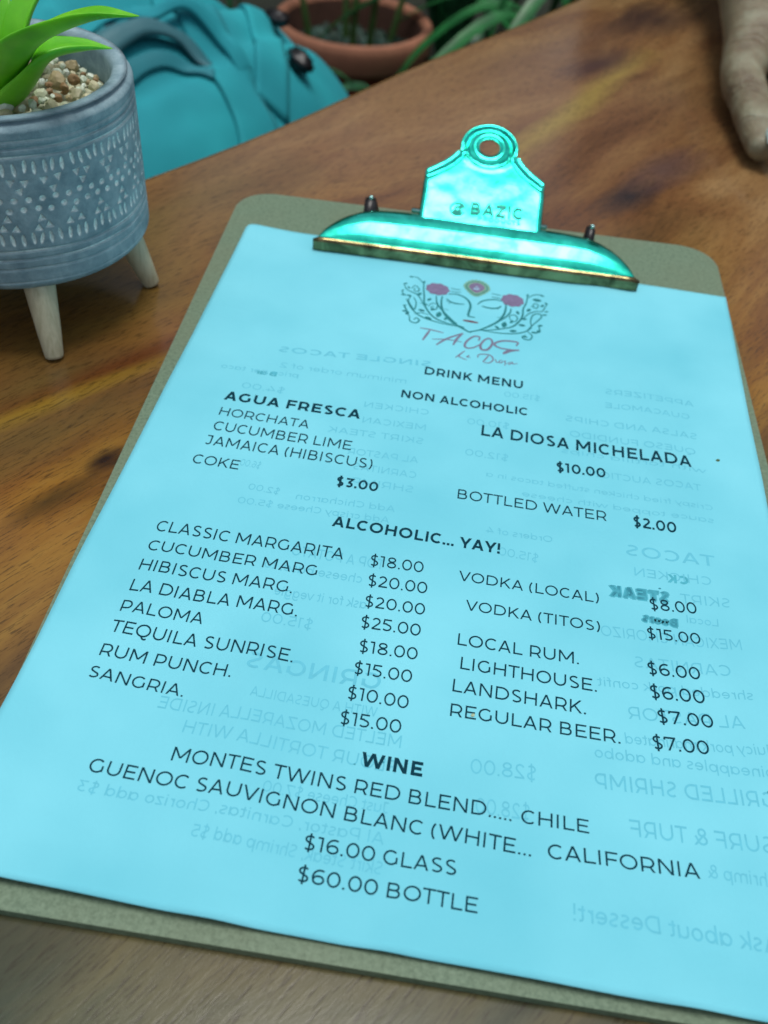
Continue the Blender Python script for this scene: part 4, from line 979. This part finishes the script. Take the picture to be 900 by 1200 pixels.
# succulent in the planter
def leaf_mat(name, c0, c1, sss=.0):
    m, n, p = node_mat(name); co = objco(n); f = noise_t(n, co, 45, 4, .5)
    c = ramp(n, f, [(.3, c0), (.7, c1)]); n.links.new(c, p.inputs['Base Color']); p.inputs['Roughness'].default_value = .42
    if sss: p.inputs['Subsurface Weight'].default_value = sss; p.inputs['Subsurface Scale'].default_value = .004; p.inputs['Subsurface Radius'].default_value = (.5,1,.2)
    bump(n, p, noise_t(n, co, 300, 3, .5), .15, .0003); return m
M['succ'] = leaf_mat('bright_green_leaf', (.055,.34,.008), (.20,.66,.022), .35)
plant = tag(empty('succulent_plant', (PC[0], PC[1], ZT+.078)), 'bright green succulent with long pointed leaves growing in the patterned planter', 'plant')
def leaf(pts, wid, mat, par, name='leaf', up=Vector((0,0,1)), thick=.30, cup=.45, origin=(0,0,0), seg=10, sub=6):
    P = [np.array(p, float) for p in pts]; sm = []
    q = [2*P[0]-P[1]]+P+[2*P[-1]-P[-2]]; wds = []
    for i in range(1, len(q)-2):
        for k in range(sub):
            t = k/sub; a, b, c, d = q[i-1:i+3]
            sm.append(.5*((2*b)+(-a+c)*t+(2*a-5*b+4*c-d)*t*t+(-a+3*b-3*c+d)*t**3)); wds.append(wid[i-1]*(1-t)+wid[i]*t)
    sm.append(P[-1]); wds.append(wid[-1]); V = []; F = []; n = len(sm)
    for i in range(n):
        tg = Vector(sm[min(n-1, i+1)]-sm[max(0, i-1)]).normalized(); side = tg.cross(up)
        side = side.normalized() if side.length > 1e-4 else Vector((1,0,0)); nn = side.cross(tg).normalized()
        w = max(wds[i], 1e-4)/2
        for k in range(seg):
            a = 2*pi*k/seg; x = cos(a); y = sin(a)
            h = thick*w*2*(y*.9 if y < 0 else y*.25) + cup*w*(x*x)*.6
            V.append(Vector(sm[i])+side*(x*w)+nn*(h)-Vector(origin))
    for i in range(n-1):
        for k in range(seg): F.append((i*seg+k, i*seg+(k+1) % seg, (i+1)*seg+(k+1) % seg, (i+1)*seg+k))
    F.append(tuple(reversed(range(seg)))); F.append(tuple(range((n-1)*seg, n*seg)))
    o = mesh(name, V, F, mat, par); mod(o, 'SUBSURF', levels=1, render_levels=1); return o
OR = (PC[0], PC[1], ZT+.078)
leaf([(-.0640,.2226,.826), (-.0525,.2190,.838), (-.0445,.2205,.8475), (-.0350,.2265,.8485), (-.0262,.2308,.847)], [.0145,.0145,.0130,.0080,.0004], M['succ'], plant, origin=OR)
leaf([(-.0690,.2270,.826), (-.0560,.2170,.8435), (-.0420,.2080,.8570), (-.0200,.2000,.8680), (-.0040,.1980,.8700)], [.017,.0175,.015,.009,.0005], M['succ'], plant, origin=OR)
leaf([(-.0720,.2320,.826), (-.0690,.2330,.845), (-.0640,.2320,.862), (-.0560,.2300,.882)], [.012,.0115,.008,.0005], M['succ'], plant, origin=OR)
for an, ln in ((100,.040), (160,.045), (205,.042), (250,.038), (60,.036), (285,.026)):
    a = radians(an); c_, s_ = cos(a), sin(a); bx, by = PC
    if an == 285: continue
    leaf([(bx+c_*.004, by+s_*.004, .826), (bx+c_*ln*.4, by+s_*ln*.4, .848), (bx+c_*ln*.75, by+s_*ln*.75, .858), (bx+c_*ln, by+s_*ln, .858)], [.012,.012,.008,.0005], M['succ'], plant, origin=OR)

# ------------------------------------------------------------------ teal bag behind the table
def cloth(name, c0, c1, rough=.75, scale=1500, sheen=.2):
    m, n, p = node_mat(name); co = objco(n); f = noise_t(n, co, 7, 4, .5); g = noise_t(n, co, scale, 3, .6)
    c = ramp(n, f, [(.3, c0), (.7, c1)]); n.links.new(c, p.inputs['Base Color']); p.inputs['Roughness'].default_value = rough
    bump(n, p, g, .25, .0004); return m
M['teal'] = cloth('teal_canvas', (.004,.235,.29), (.010,.35,.40), .85)
M['teal2'] = cloth('shaded_teal_canvas', (.006,.16,.20), (.01,.22,.27), .7)
M['lining'] = cloth('grey_teal_lining', (.03,.13,.16), (.05,.18,.21), .5)
M['navy'] = cloth('navy_cloth', (.008,.018,.04), (.014,.03,.06), .8)
bag = tag(empty('shoulder_bag', (-.22,.70,.42)), 'soft teal canvas bag slumped on a seat beyond the table edge', 'bag')
BA, BB, BCX, BCY, BROT = .40, .210, -.300, .700, radians(62)
def bag_z(x, y):
    # superellipse pillow seen from above, long axis turned with the table edge
    a = BROT; dx, dy = x-BCX, y-BCY
    u = (dx*cos(a)+dy*sin(a))/BA; v = (-dx*sin(a)+dy*cos(a))/BB
    q = abs(u)**2.6+abs(v)**2.4
    return .235*max(0, 1-q)**.42, u, v
def fold(d, w): return math.exp(-(d/w)**2)
def bag_surf(x, y):
    z, u, v = bag_z(x, y)
    k = min(1, z/.12)
    f = .006*noise.noise((u*2.2+3, v*4.0, .5)) + .0035*noise.noise((u*7, v*6+2, 1.5)) + .0015*noise.noise((u*18, v*13+2, 4.5))
    f += .012*fold(v-.12-.25*u, .10) - .010*fold(v+.06-.28*u, .06)
    f += .007*fold(v+.35-.5*u*u, .08) - .006*fold(v+.50-.5*u*u, .05)
    f += .007*fold(u-.30+.3*v, .07) - .008*fold(u-.20+.3*v, .04)
    f += .006*fold(u+.35-.6*v, .05) - .006*fold(u+.28-.6*v, .03)
    return .425+z+f*k
nb = 110
V = []; F = []; idx = {}
for j in range(nb+1):
    for i in range(nb+1):
        uu = -1+2*i/nb; vv_ = -1+2*j/nb
        # map square to disc
        ux = uu*sqrt(1-vv_*vv_/2); vx = vv_*sqrt(1-uu*uu/2)
        a = BROT
        rr_ = (abs(ux)**2.6+abs(vx)**2.4)
        X = BCX+(ux*BA*cos(a)-vx*BB*sin(a)); Y = BCY+(ux*BA*sin(a)+vx*BB*cos(a))
        V.append((X+.22, Y-.70, bag_surf(X, Y)-.42))
for j in range(nb):
    for i in range(nb): F.append((j*(nb+1)+i, j*(nb+1)+i+1, (j+1)*(nb+1)+i+1, (j+1)*(nb+1)+i))
o = mesh('bag_body', V, F, M['teal'], bag); mod(o, 'SOLIDIFY', thickness=.004, offset=-1)
def band(name, pts, w, lift, mat, par, thick=.003, nseg=10, org=(-.22,.70,.42)):
    """fabric band draped over the bag: pts (x,y) world, w width, lift above the bag"""
    p = smooth_line(pts, nseg); n = len(p); V = []; F = []
    for i in range(n):
        a = np.array(p[max(0, i-1)]); b = np.array(p[min(n-1, i+1)]); d = (b-a)/np.linalg.norm(b-a); nn = np.array((-d[1], d[0]))
        wl = w[0]+(w[1]-w[0])*i/(n-1) if hasattr(w, '__len__') else w
        lf = lift*sin(pi*i/(n-1))**.7 if lift > .004 else lift
        for k in range(7):
            s = (k/6-.5); q = np.array(p[i])+nn*wl*s
            V.append((q[0]-org[0], q[1]-org[1], bag_surf(q[0], q[1])+.003+lf*(1-.5*abs(s))-org[2]))
    for i in range(n-1):
        for k in range(6): F.append((i*7+k, i*7+k+1, (i+1)*7+k+1, (i+1)*7+k))
    o = mesh(name, V, F, mat, par); mod(o, 'SOLIDIFY', thickness=thick, offset=1); return o

# ------------------------------------------------------------------ terracotta flowerpot on the ground
fp = tag(empty('flowerpot', (-.181,1.761,0)), 'large terracotta flowerpot with a wide rim, standing in the garden beyond the table', 'flowerpot')
def lathe(name, prof, mat, par, seg=72):
    V = []; F = []
    for r, z in prof:
        for i in range(seg): a = 2*pi*i/seg; V.append((r*cos(a), r*sin(a), z))
    for j in range(len(prof)-1):
        for i in range(seg): F.append((j*seg+i, j*seg+(i+1) % seg, (j+1)*seg+(i+1) % seg, (j+1)*seg+i))
    return mesh(name, V, F, mat, par)
M['terra'] = simple('red_terracotta', (.22,.040,.016), .8, var=.25, scale=14, bmp=.3)
M['terra_rim'] = simple('weathered_terracotta_rim', (.38,.165,.095), .85, var=.15, scale=18, bmp=.3)
M['terra_in'] = simple('inner_terracotta', (.16,.075,.050), .9, var=.2, scale=10, bmp=.3)
lathe('pot_body', [(0,.0),(.090,.0),(.096,.01),(.118,.20),(.126,.305)], M['terra'], fp)
lathe('rim', [(.127,.300),(.140,.302),(.144,.312),(.1455,.340),(.143,.352),(.137,.357),(.129,.354),(.126,.345)], M['terra_rim'], fp)
lathe('inner_wall', [(.1262,.346),(.122,.30),(.117,.25)], M['terra_in'], fp)
bm = bmesh.new(); rg = random.Random(5)
for k in range(420):
    r = .115*sqrt(rg.random()); a = rg.random()*2*pi; s = rg.uniform(.004,.011)
    res = bmesh.ops.create_icosphere(bm, subdivisions=1, radius=s)
    for v in res['verts']: v.co = v.co*(1+.4*noise.noise(v.co*300))+Vector((r*cos(a), r*sin(a), .298+rg.uniform(-.004,.006)))
bmesh.ops.create_circle(bm, cap_ends=True, segments=48, radius=.119, matrix=Matrix.Translation((0,0,.296)))
M['soil'] = gravel_mat('mossy_soil', [(.012,.055,.045), (.02,.10,.08), (.008,.03,.025), (.03,.13,.11), (.015,.06,.05)])
o = from_bm('mossy_soil', bm, M['soil'], smooth=False); o.location = (-.181,1.761,0)
tag(o, 'dark mossy soil filling the terracotta flowerpot', 'soil', kind='stuff')
M['stem'] = leaf_mat('green_stem', (.05,.13,.03), (.10,.20,.05))
M['dleaf'] = leaf_mat('dark_green_leaf', (.004,.045,.018), (.010,.11,.035))
M['dleaf2'] = leaf_mat('mid_green_leaf', (.005,.085,.020), (.014,.16,.035))
sp = tag(empty('potted_plant', (-.181,1.761,.30)), 'thin upright green stems growing from the terracotta flowerpot', 'plant')
for dx, dy, lx, ly in ((.0,.0,.01,.02), (.028,.015,.04,.0), (-.085,.03,-.11,.05), (-.02,.045,-.03,.09), (.06,.05,.10,.08)):
    taper('stem', (dx, dy, -.01), (dx+lx, dy+ly, .46), .0065, .004, M['stem'], sp, 10)
rg = random.Random(21)
for k in range(16):
    a = rg.random()*6.28; z0 = rg.uniform(.30,.50); L_ = rg.uniform(.12,.2)
    leaf([(0,0,z0), (cos(a)*L_*.5, sin(a)*L_*.5, z0+.06), (cos(a)*L_, sin(a)*L_, z0+.02)], [.012,.05,.002], M['dleaf2'], sp, thick=.04, seg=8, sub=3)

# ------------------------------------------------------------------ unseen tall shrubs, added for dark reflections in the table and clip
def shrub(x, y, rx, ry, h, lab, seed, cnt):
    t = tag(empty('reflection_shrub', (x, y, 0)), lab, 'shrub', 'unseen tall shrubs added behind the table for dark reflections')
    rg = random.Random(seed)
    bm = bmesh.new(); bmesh.ops.create_icosphere(bm, subdivisions=4, radius=1)
    for v in bm.verts:
        k = 1+.28*noise.noise(v.co*2.2+Vector((seed, 0, 0)))+.12*noise.noise(v.co*6)
        v.co = Vector((v.co.x*rx*.86*k, v.co.y*ry*.86*k, h*.52+v.co.z*h*.48*k))
    src = [(v.co.copy(), v.normal.copy()) for v in bm.verts]
    from_bm('inner_foliage', bm, M['dleaf'], t)
    V = []; F = []
    for k in range(cnt):
        c, nn = rg.choice(src); c = c+Vector((rg.gauss(0, .06), rg.gauss(0, .06), rg.gauss(0, .06))); s_ = rg.uniform(.03,.07)
        d = Vector((rg.gauss(0,1), rg.gauss(0,1), rg.gauss(0,1))).normalized(); e = d.cross(Vector((rg.gauss(0,1), rg.gauss(0,1), rg.gauss(0,1)))).normalized()
        b = len(V); V += [c, c+d*s_+e*s_*.4, c+d*s_*2.2, c+d*s_-e*s_*.4]; F.append((b, b+1, b+2, b+3))
    o = mesh('leaves', V, F, M['dleaf2'], t, smooth=False); o['kind'] = 'stuff'
    bm = bmesh.new(); bmesh.ops.create_cone(bm, segments=12, radius1=.06, radius2=.035, depth=h*.6, cap_ends=True); bmesh.ops.translate(bm, verts=bm.verts, vec=(0,0,h*.3))
    from_bm('trunk', bm, M['stem'], t)
for q in ((-4.3,3.2,1.3,1.0,4.3,'tallest dark shrub at the far left of the garden',1,2600), (-2.4,4.2,1.2,.9,3.6,'tall dark shrub left of the gap in the planting',2,2600),  # unseen shrubs, added for dark reflections in the table and clip
          (-.5,4.6,1.15,.8,2.35,'low broad shrub straight behind the flowerpot',3,2600), (1.3,4.5,1.1,.8,2.45,'broad shrub behind the person',4,2600), (3.0,3.8,1.1,.8,2.6,'dark shrub at the far right of the garden',5,2200)):  # these too are unseen, added for dark reflections
    shrub(*q)

# ------------------------------------------------------------------ strap-leaved plants behind the table
PLN = [(.02,1.52,'low arching strap leaves close beside the flowerpot rim', 26, .42, .020, 'dleaf'),
       (.30,1.75,'tall clump of broad green strap leaves behind the middle of the table edge', 34, .62, .036, 'dleaf2'),
       (.62,2.05,'dark clump of strap leaves farthest right behind the table', 34, .62, .034, 'dleaf'),
       (-.62,2.1,'dark leafy clump behind the teal bag at left', 34, .5, .034, 'dleaf'),
       (-.05,2.55,'dark leafy clump far behind the flowerpot', 40, .7, .036, 'dleaf')]
for n_i, (x, y, lab, cnt, hgt, wd, mt) in enumerate(PLN):
    t = tag(empty('strap_leaf_plant', (x, y, 0)), lab, 'plant')
    rg = random.Random(100+n_i)
    for k in range(cnt):
        a = rg.random()*6.283; rch = rg.uniform(.12,.42)*hgt/.5; hh = hgt*rg.uniform(.6,1.05); w = wd*rg.uniform(.7,1.2)
        c_, s_ = cos(a), sin(a)
        leaf([(c_*.02, s_*.02, 0), (c_*rch*.25, s_*rch*.25, hh*.6), (c_*rch*.62, s_*rch*.62, hh*.95), (c_*rch*1.05, s_*rch*1.05, hh*.78), (c_*rch*1.3, s_*rch*1.3, hh*.45)],
             [w*.7, w, w, w*.7, .001], M[mt], t, thick=.05, seg=8, sub=3)
# ------------------------------------------------------------------ bag details
band('shoulder_strap', [(-.245,.93), (-.218,.874), (-.168,.800), (-.135,.765), (-.10,.732), (-.075,.68)], (.040,.048), .002, M['teal'], bag, .0015)
band('side_strap', [(-.160,.930), (-.135,.885), (-.115,.835), (-.100,.775)], .030, .002, M['teal'], bag)
band('front_flap', [(-.235,.645), (-.222,.690), (-.205,.735), (-.180,.762), (-.150,.765)], (.030,.018), .014, M['lining'], bag)
band('pocket_lip', [(-.255,.650), (-.243,.705), (-.222,.755), (-.190,.790), (-.155,.795), (-.125,.780)], .014, .018, M['teal'], bag)
band('pocket_shadow_band', [(-.212,.642), (-.200,.690), (-.185,.725), (-.168,.742), (-.145,.748)], .012, .002, M['teal2'], bag)  # dark band painted in as the shadow under the pocket lip
band('zip_slot', [(-.257,.776), (-.248,.782), (-.238,.788)], .010, .001, M['navy'], bag)
bm = bmesh.new(); bmesh.ops.create_cube(bm, size=1)
bmesh.ops.scale(bm, verts=bm.verts, vec=(.020,.034,.014)); bmesh.ops.bevel(bm, geom=bm.edges[:], offset=.004, segments=3, affect='EDGES')
bm.transform(Matrix.Translation((-.090+.22,.845-.70,bag_surf(-.095,.845)+.010-.42)) @ Matrix.Rotation(.5, 4, 'Z') @ Matrix.Rotation(.5, 4, 'Y'))
from_bm('buckle', bm, M['black'], bag)
bm = bmesh.new(); bmesh.ops.create_cube(bm, size=1)
bmesh.ops.scale(bm, verts=bm.verts, vec=(.016,.026,.012)); bmesh.ops.bevel(bm, geom=bm.edges[:], offset=.003, segments=3, affect='EDGES')
bm.transform(Matrix.Translation((-.130+.22,.920-.70,bag_surf(-.130,.915)+.012-.42)) @ Matrix.Rotation(.9, 4, 'Z'))
from_bm('buckle', bm, M['black'], bag)

# seat that carries the bag
seat = tag(empty('garden_chair', (-.22,.70,0)), 'dark wooden garden chair holding the teal bag', 'chair')
M['dark_wood'] = simple('dark_stained_wood', (.03,.018,.012), .6, var=.3, scale=20)
def bar(name, c, d, mat, par, bv=.004, rz=0, rx=0):
    bm = bmesh.new(); bmesh.ops.create_cube(bm, size=1); bmesh.ops.scale(bm, verts=bm.verts, vec=d)
    bmesh.ops.bevel(bm, geom=bm.edges[:], offset=bv, segments=2, affect='EDGES')
    bm.transform(Matrix.Translation(c) @ Matrix.Rotation(rz, 4, 'Z') @ Matrix.Rotation(rx, 4, 'X')); return from_bm(name, bm, mat, par, smooth=False)
for k in range(7): bar('seat_slat', (-.30+.10*k*cos(radians(0)), 0, .405), (.085,.80,.022), M['dark_wood'], seat)
for x, y in ((-.30,-.34),(.30,-.34),(-.30,.34),(.30,.34)): bar('leg', (x, y, .196), (.045,.045,.39), M['dark_wood'], seat)

# dark blue garment behind the bag, at the left
gx2 = []
jk = tag(empty('folded_jacket', (-.53,.92,.42)), 'crumpled navy blue jacket lying behind the teal bag at the far left', 'jacket')
V = []; F = []; n2 = 50
for j in range(n2+1):
    for i in range(n2+1):
        u = -1+2*i/n2; v = -1+2*j/n2; ux = u*sqrt(1-v*v/2); vx = v*sqrt(1-u*u/2); q = ux*ux+vx*vx
        z = .16*max(0, 1-q)**.5; k = min(1, z/.08)
        z += k*(.03*noise.noise((ux*3, vx*3, 7))+.015*noise.noise((ux*8, vx*7, 2)))
        V.append((ux*.20, vx*.24, z))
for j in range(n2):
    for i in range(n2): F.append((j*(n2+1)+i, j*(n2+1)+i+1, (j+1)*(n2+1)+i+1, (j+1)*(n2+1)+i))
mesh('cloth_body', V, F, M['navy'], jk)
bar('collar', (.05,-.05,.155), (.16,.05,.02), M['navy'], jk, .009, .5)
M['dark_wood2'] = M['dark_wood']
st = tag(empty('garden_stool', (-.53,.92,0)), 'dark wooden stool under the navy jacket', 'stool')
bar('seat', (0,0,.405), (.36,.40,.026), M['dark_wood'], st)
for x, y in ((-.14,-.16),(.14,-.16),(-.14,.16),(.14,.16)): bar('leg', (x, y, .196), (.035,.035,.392), M['dark_wood'], st)

# ------------------------------------------------------------------ person: left forearm and hand resting on the table
def skin_mat():
    m, n, p = node_mat('skin'); co = objco(n); f = noise_t(n, co, 60, 5, .6); g = noise_t(n, co, 420, 4, .6)
    c = ramp(n, f, [(.3, (.105,.075,.042)), (.5, (.18,.155,.095)), (.7, (.25,.25,.17))])
    n.links.new(c, p.inputs['Base Color']); p.inputs['Roughness'].default_value = .5
    p.inputs['Subsurface Weight'].default_value = .12; p.inputs['Subsurface Scale'].default_value = .004
    # knuckle and wrist creases across the thumb, where the joints are
    tc = n.nodes.new('ShaderNodeTexCoord'); sp_ = n.nodes.new('ShaderNodeSeparateXYZ'); n.links.new(tc.outputs['Object'], sp_.inputs[0])
    yy = mth(n, 'ADD', sp_.outputs[1], mth(n, 'MULTIPLY', mth(n, 'SUBTRACT', f, .5), .012))
    yy = mth(n, 'ADD', yy, mth(n, 'MULTIPLY', sp_.outputs[0], .25))
    h = mth(n, 'ADD', mth(n, 'MULTIPLY', f, 1.2), mth(n, 'MULTIPLY', g, .8))
    cr = None
    for y0, wd, am in ((-.2270,.0011,1.2),(-.2305,.0009,.9),(-.2240,.0009,.8),(-.2350,.0009,.5),(-.2580,.0010,.8),(-.2610,.0008,.6),(-.1850,.0014,1.1),(-.1790,.0012,.8),(-.1700,.0012,.6),(-.1400,.0014,.6),(-.1200,.0014,.5),(-.0700,.0016,.8),(-.0640,.0014,.7)):
        d = mth(n, 'DIVIDE', mth(n, 'ABSOLUTE', mth(n, 'SUBTRACT', yy, y0)), wd*1.6)
        q = mth(n, 'MULTIPLY', mth(n, 'SUBTRACT', 1.0, d, clamp=True), am); cr = q if cr is None else mth(n, 'ADD', cr, q)
    h = mth(n, 'SUBTRACT', h, mth(n, 'MULTIPLY', cr, .9))
    c2 = mix(n, mth(n, 'MULTIPLY', cr, .35, clamp=True), c, (.10,.060,.035)); n.links.new(c2, p.inputs['Base Color'])
    bump(n, p, h, .7, .0012); return m
M['skin'] = skin_mat()
person = tag(empty('person', (.30,.70,ZT)), 'person resting a bare hand and forearm on the table, thumb towards the clipboard', 'person')
PV = []; PE = []; PR_ = []
def node(p, r, par=None):
    PV.append((p[0]-.30, p[1]-.70, p[2]-ZT)); PR_.append(r); i = len(PV)-1
    if par is not None: PE.append((par, i))
    return i
wr = node((.2620,.6400,.7860), (.0310,.0230))
f1 = node((.2480,.7150,.8000), (.0340,.0290), wr); f2 = node((.2350,.8000,.8200), (.0400,.0370), f1)
f3 = node((.2250,.9000,.8420), (.0440,.0430), f2); el = node((.2250,.9900,.8620), (.0430,.0430), f3)
ua = node((.2500,1.0900,.9700), (.0480,.0480), el); sh = node((.2700,1.1800,1.1000), (.0560,.0560), ua)
ch = node((.4100,1.2300,1.1000), (.1200,.1050), sh); ab = node((.4300,1.2500,.9000), (.1350,.1100), ch); pv = node((.4400,1.2700,.6000), (.1500,.1250), ab)  # unseen torso, put in to block sky and darken the table by the arm
nk = node((.4050,1.2050,1.2300), (.0560,.0560), ch); hd0 = node((.4000,1.1800,1.3100), (.0700,.0720), nk); hd1 = node((.3950,1.1750,1.4000), (.0740,.0860), hd0); node((.3950,1.1850,1.4600), (.0560,.0620), hd1)
rs = node((.5600,1.2400,1.0900), (.0560,.0560), ch); ra = node((.6300,1.1800,.9600), (.0480,.0480), rs); re_ = node((.6500,1.0600,.8500), (.0430,.0430), ra)
rf = node((.6100,.9500,.8050), (.0360,.0330), re_); rw = node((.5600,.8800,.7850), (.0290,.0210), rf); node((.5200,.8300,.7780), (.0340,.0160), rw)
for hx in (-.09, .09):
    k_ = node((.4400+hx,1.2000,.5400), (.0900,.0850), pv); k_ = node((.4300+hx*1.3,.8800,.5200), (.0640,.0640), k_); node((.4300+hx*1.3,.9000,.1000), (.0500,.0500), k_)
pm = node((.2640,.5900,.7830), (.0330,.0200), wr)
# thumb
t0 = node((.2450,.5560,.7750), (.0190,.0175), pm); t1 = node((.2355,.5150,.7690), (.0130,.0130), t0)
t2 = node((.2390,.4850,.7655), (.0118,.0110), t1); t3 = node((.2410,.4560,.7620), (.0112,.0098), t2); t4 = node((.2430,.4350,.7595), (.0092,.0076), t3)
# four fingers, curled on the table
for (kx, ky, kz), pts, r in (((.2660,.5480,.7800), [(.2690,.5080,.7760), (.2760,.4850,.7640), (.2800,.4740,.7585)], .0098),
                             ((.2870,.5480,.7810), [(.2960,.5030,.7780), (.3060,.4770,.7650), (.3110,.4660,.7590)], .0102),
                             ((.3070,.5580,.7790), [(.3220,.5150,.7770), (.3350,.4920,.7640), (.3410,.4830,.7585)], .0097),
                             ((.3240,.5720,.7760), [(.3430,.5360,.7740), (.3570,.5190,.7620), (.3630,.5120,.7575)], .0085)):
    k = node((kx, ky, kz), (r*1.25, r*1.15), pm)
    for i, q in enumerate(pts): k = node(q, (r*(1.0-.07*i), r*(.95-.09*i)), k)
me = bpy.data.meshes.new('body'); me.from_pydata(PV, PE, []); me.update()
bo = bpy.data.objects.new('body', me); C.objects.link(bo); bo.parent = person; me.materials.append(M['skin'])
sk = bo.modifiers.new('skin', 'SKIN'); sk.use_smooth_shade = True
for i, r in enumerate(PR_): me.skin_vertices[0].data[i].radius = r
me.skin_vertices[0].data[0].use_root = True
mod(bo, 'SUBSURF', levels=2, render_levels=3)
tx_ = bpy.data.textures.new('wrinkle', 'CLOUDS'); tx_.noise_scale = .012
dm = mod(bo, 'DISPLACE', strength=.0016, mid_level=.5); dm.texture = tx_
# thumbnail
V = []; F = []
for j in range(9):
    for i in range(9):
        u = -1+i/4; v = -1+j/4; uu = u*sqrt(1-v*v/2.6); vx = v*sqrt(1-u*u/2.6)
        V.append((uu*.0058, vx*.0078, .0022*(1-uu*uu)-.0012*(vx<-.6)))
for j in range(8):
    for i in range(8): F.append((j*9+i, j*9+i+1, (j+1)*9+i+1, (j+1)*9+i))
M['nail'] = simple('fingernail', (.26,.36,.33), .3, var=.05)
nl_ = mesh('thumbnail', V, F, M['nail'], person)
nl_.matrix_basis = Matrix.Translation((.2455-.30,.4405-.70,.7655-ZT)) @ Matrix.Rotation(radians(28), 4, 'Y') @ Matrix.Rotation(radians(12), 4, 'X') @ Matrix.Rotation(radians(4), 4, 'Z')
mod(nl_, 'SOLIDIFY', thickness=.0007, offset=0)
# shirt and trousers: garments a little larger than the body
def garment(name, nodes, edges, mat):
    me_ = bpy.data.meshes.new(name); me_.from_pydata([(x-.30, y-.70, z-ZT) for x, y, z, r in nodes], edges, []); me_.update(); me_.materials.append(mat)
    g_ = bpy.data.objects.new(name, me_); C.objects.link(g_); g_.parent = person
    k_ = g_.modifiers.new('skin', 'SKIN'); k_.use_smooth_shade = True
    for i, q in enumerate(nodes): me_.skin_vertices[0].data[i].radius = q[3] if isinstance(q[3], tuple) else (q[3], q[3])
    me_.skin_vertices[0].data[0].use_root = True; mod(g_, 'SUBSURF', levels=1, render_levels=2)
    return g_
garment('shirt', [(.43,1.25,.90,(.150,.125)), (.41,1.23,1.10,(.135,.120)), (.27,1.18,1.10,.068), (.25,1.09,.97,.062), (.225,1.00,.875,.060), (.224,.955,.853,.062),
                  (.56,1.24,1.09,.068), (.63,1.18,.96,.062), (.65,1.06,.85,.058), (.44,1.27,.60,(.165,.14))], [(0,1),(1,2),(2,3),(3,4),(4,5),(1,6),(6,7),(7,8),(0,9)], M['navy'])
garment('trousers', [(.44,1.27,.56,(.165,.13)), (.35,1.20,.54,(.102,.097)), (.313,.88,.52,.078), (.313,.90,.12,.066), (.53,1.20,.54,(.102,.097)), (.547,.88,.52,.078), (.547,.90,.12,.066)],
        [(0,1),(1,2),(2,3),(0,4),(4,5),(5,6)], M['dark_wood'] and cloth('dark_trousers', (.01,.01,.012), (.018,.018,.02), .9))
V = []; F = []
for j in range(9):
    for i in range(24):
        a = 2*pi*i/24; b = radians(10+80*j/8); r = .092+.004*noise.noise((cos(a)*4, sin(a)*4, j))
        V.append((.395-.30+r*.92*cos(a)*cos(b), 1.19-.70+r*1.1*sin(a)*cos(b)+.012, 1.40-ZT+r*1.0*sin(b)))
for j in range(8):
    for i in range(24): F.append((j*24+i, j*24+(i+1) % 24, (j+1)*24+(i+1) % 24, (j+1)*24+i))
mesh('hair', V, F, M['black'], person)
bench = tag(empty('garden_bench', (.44,1.30,0)), 'plain dark wooden bench seating the person', 'bench')
for k in range(4): bar('seat_slat', (0, -.15+.10*k, .44), (.70,.088,.026), M['dark_wood'], bench)
for x, y in ((-.3,-.14),(.3,-.14),(-.3,.14),(.3,.14)): bar('leg', (x, y, .213), (.05,.05,.426), M['dark_wood'], bench)
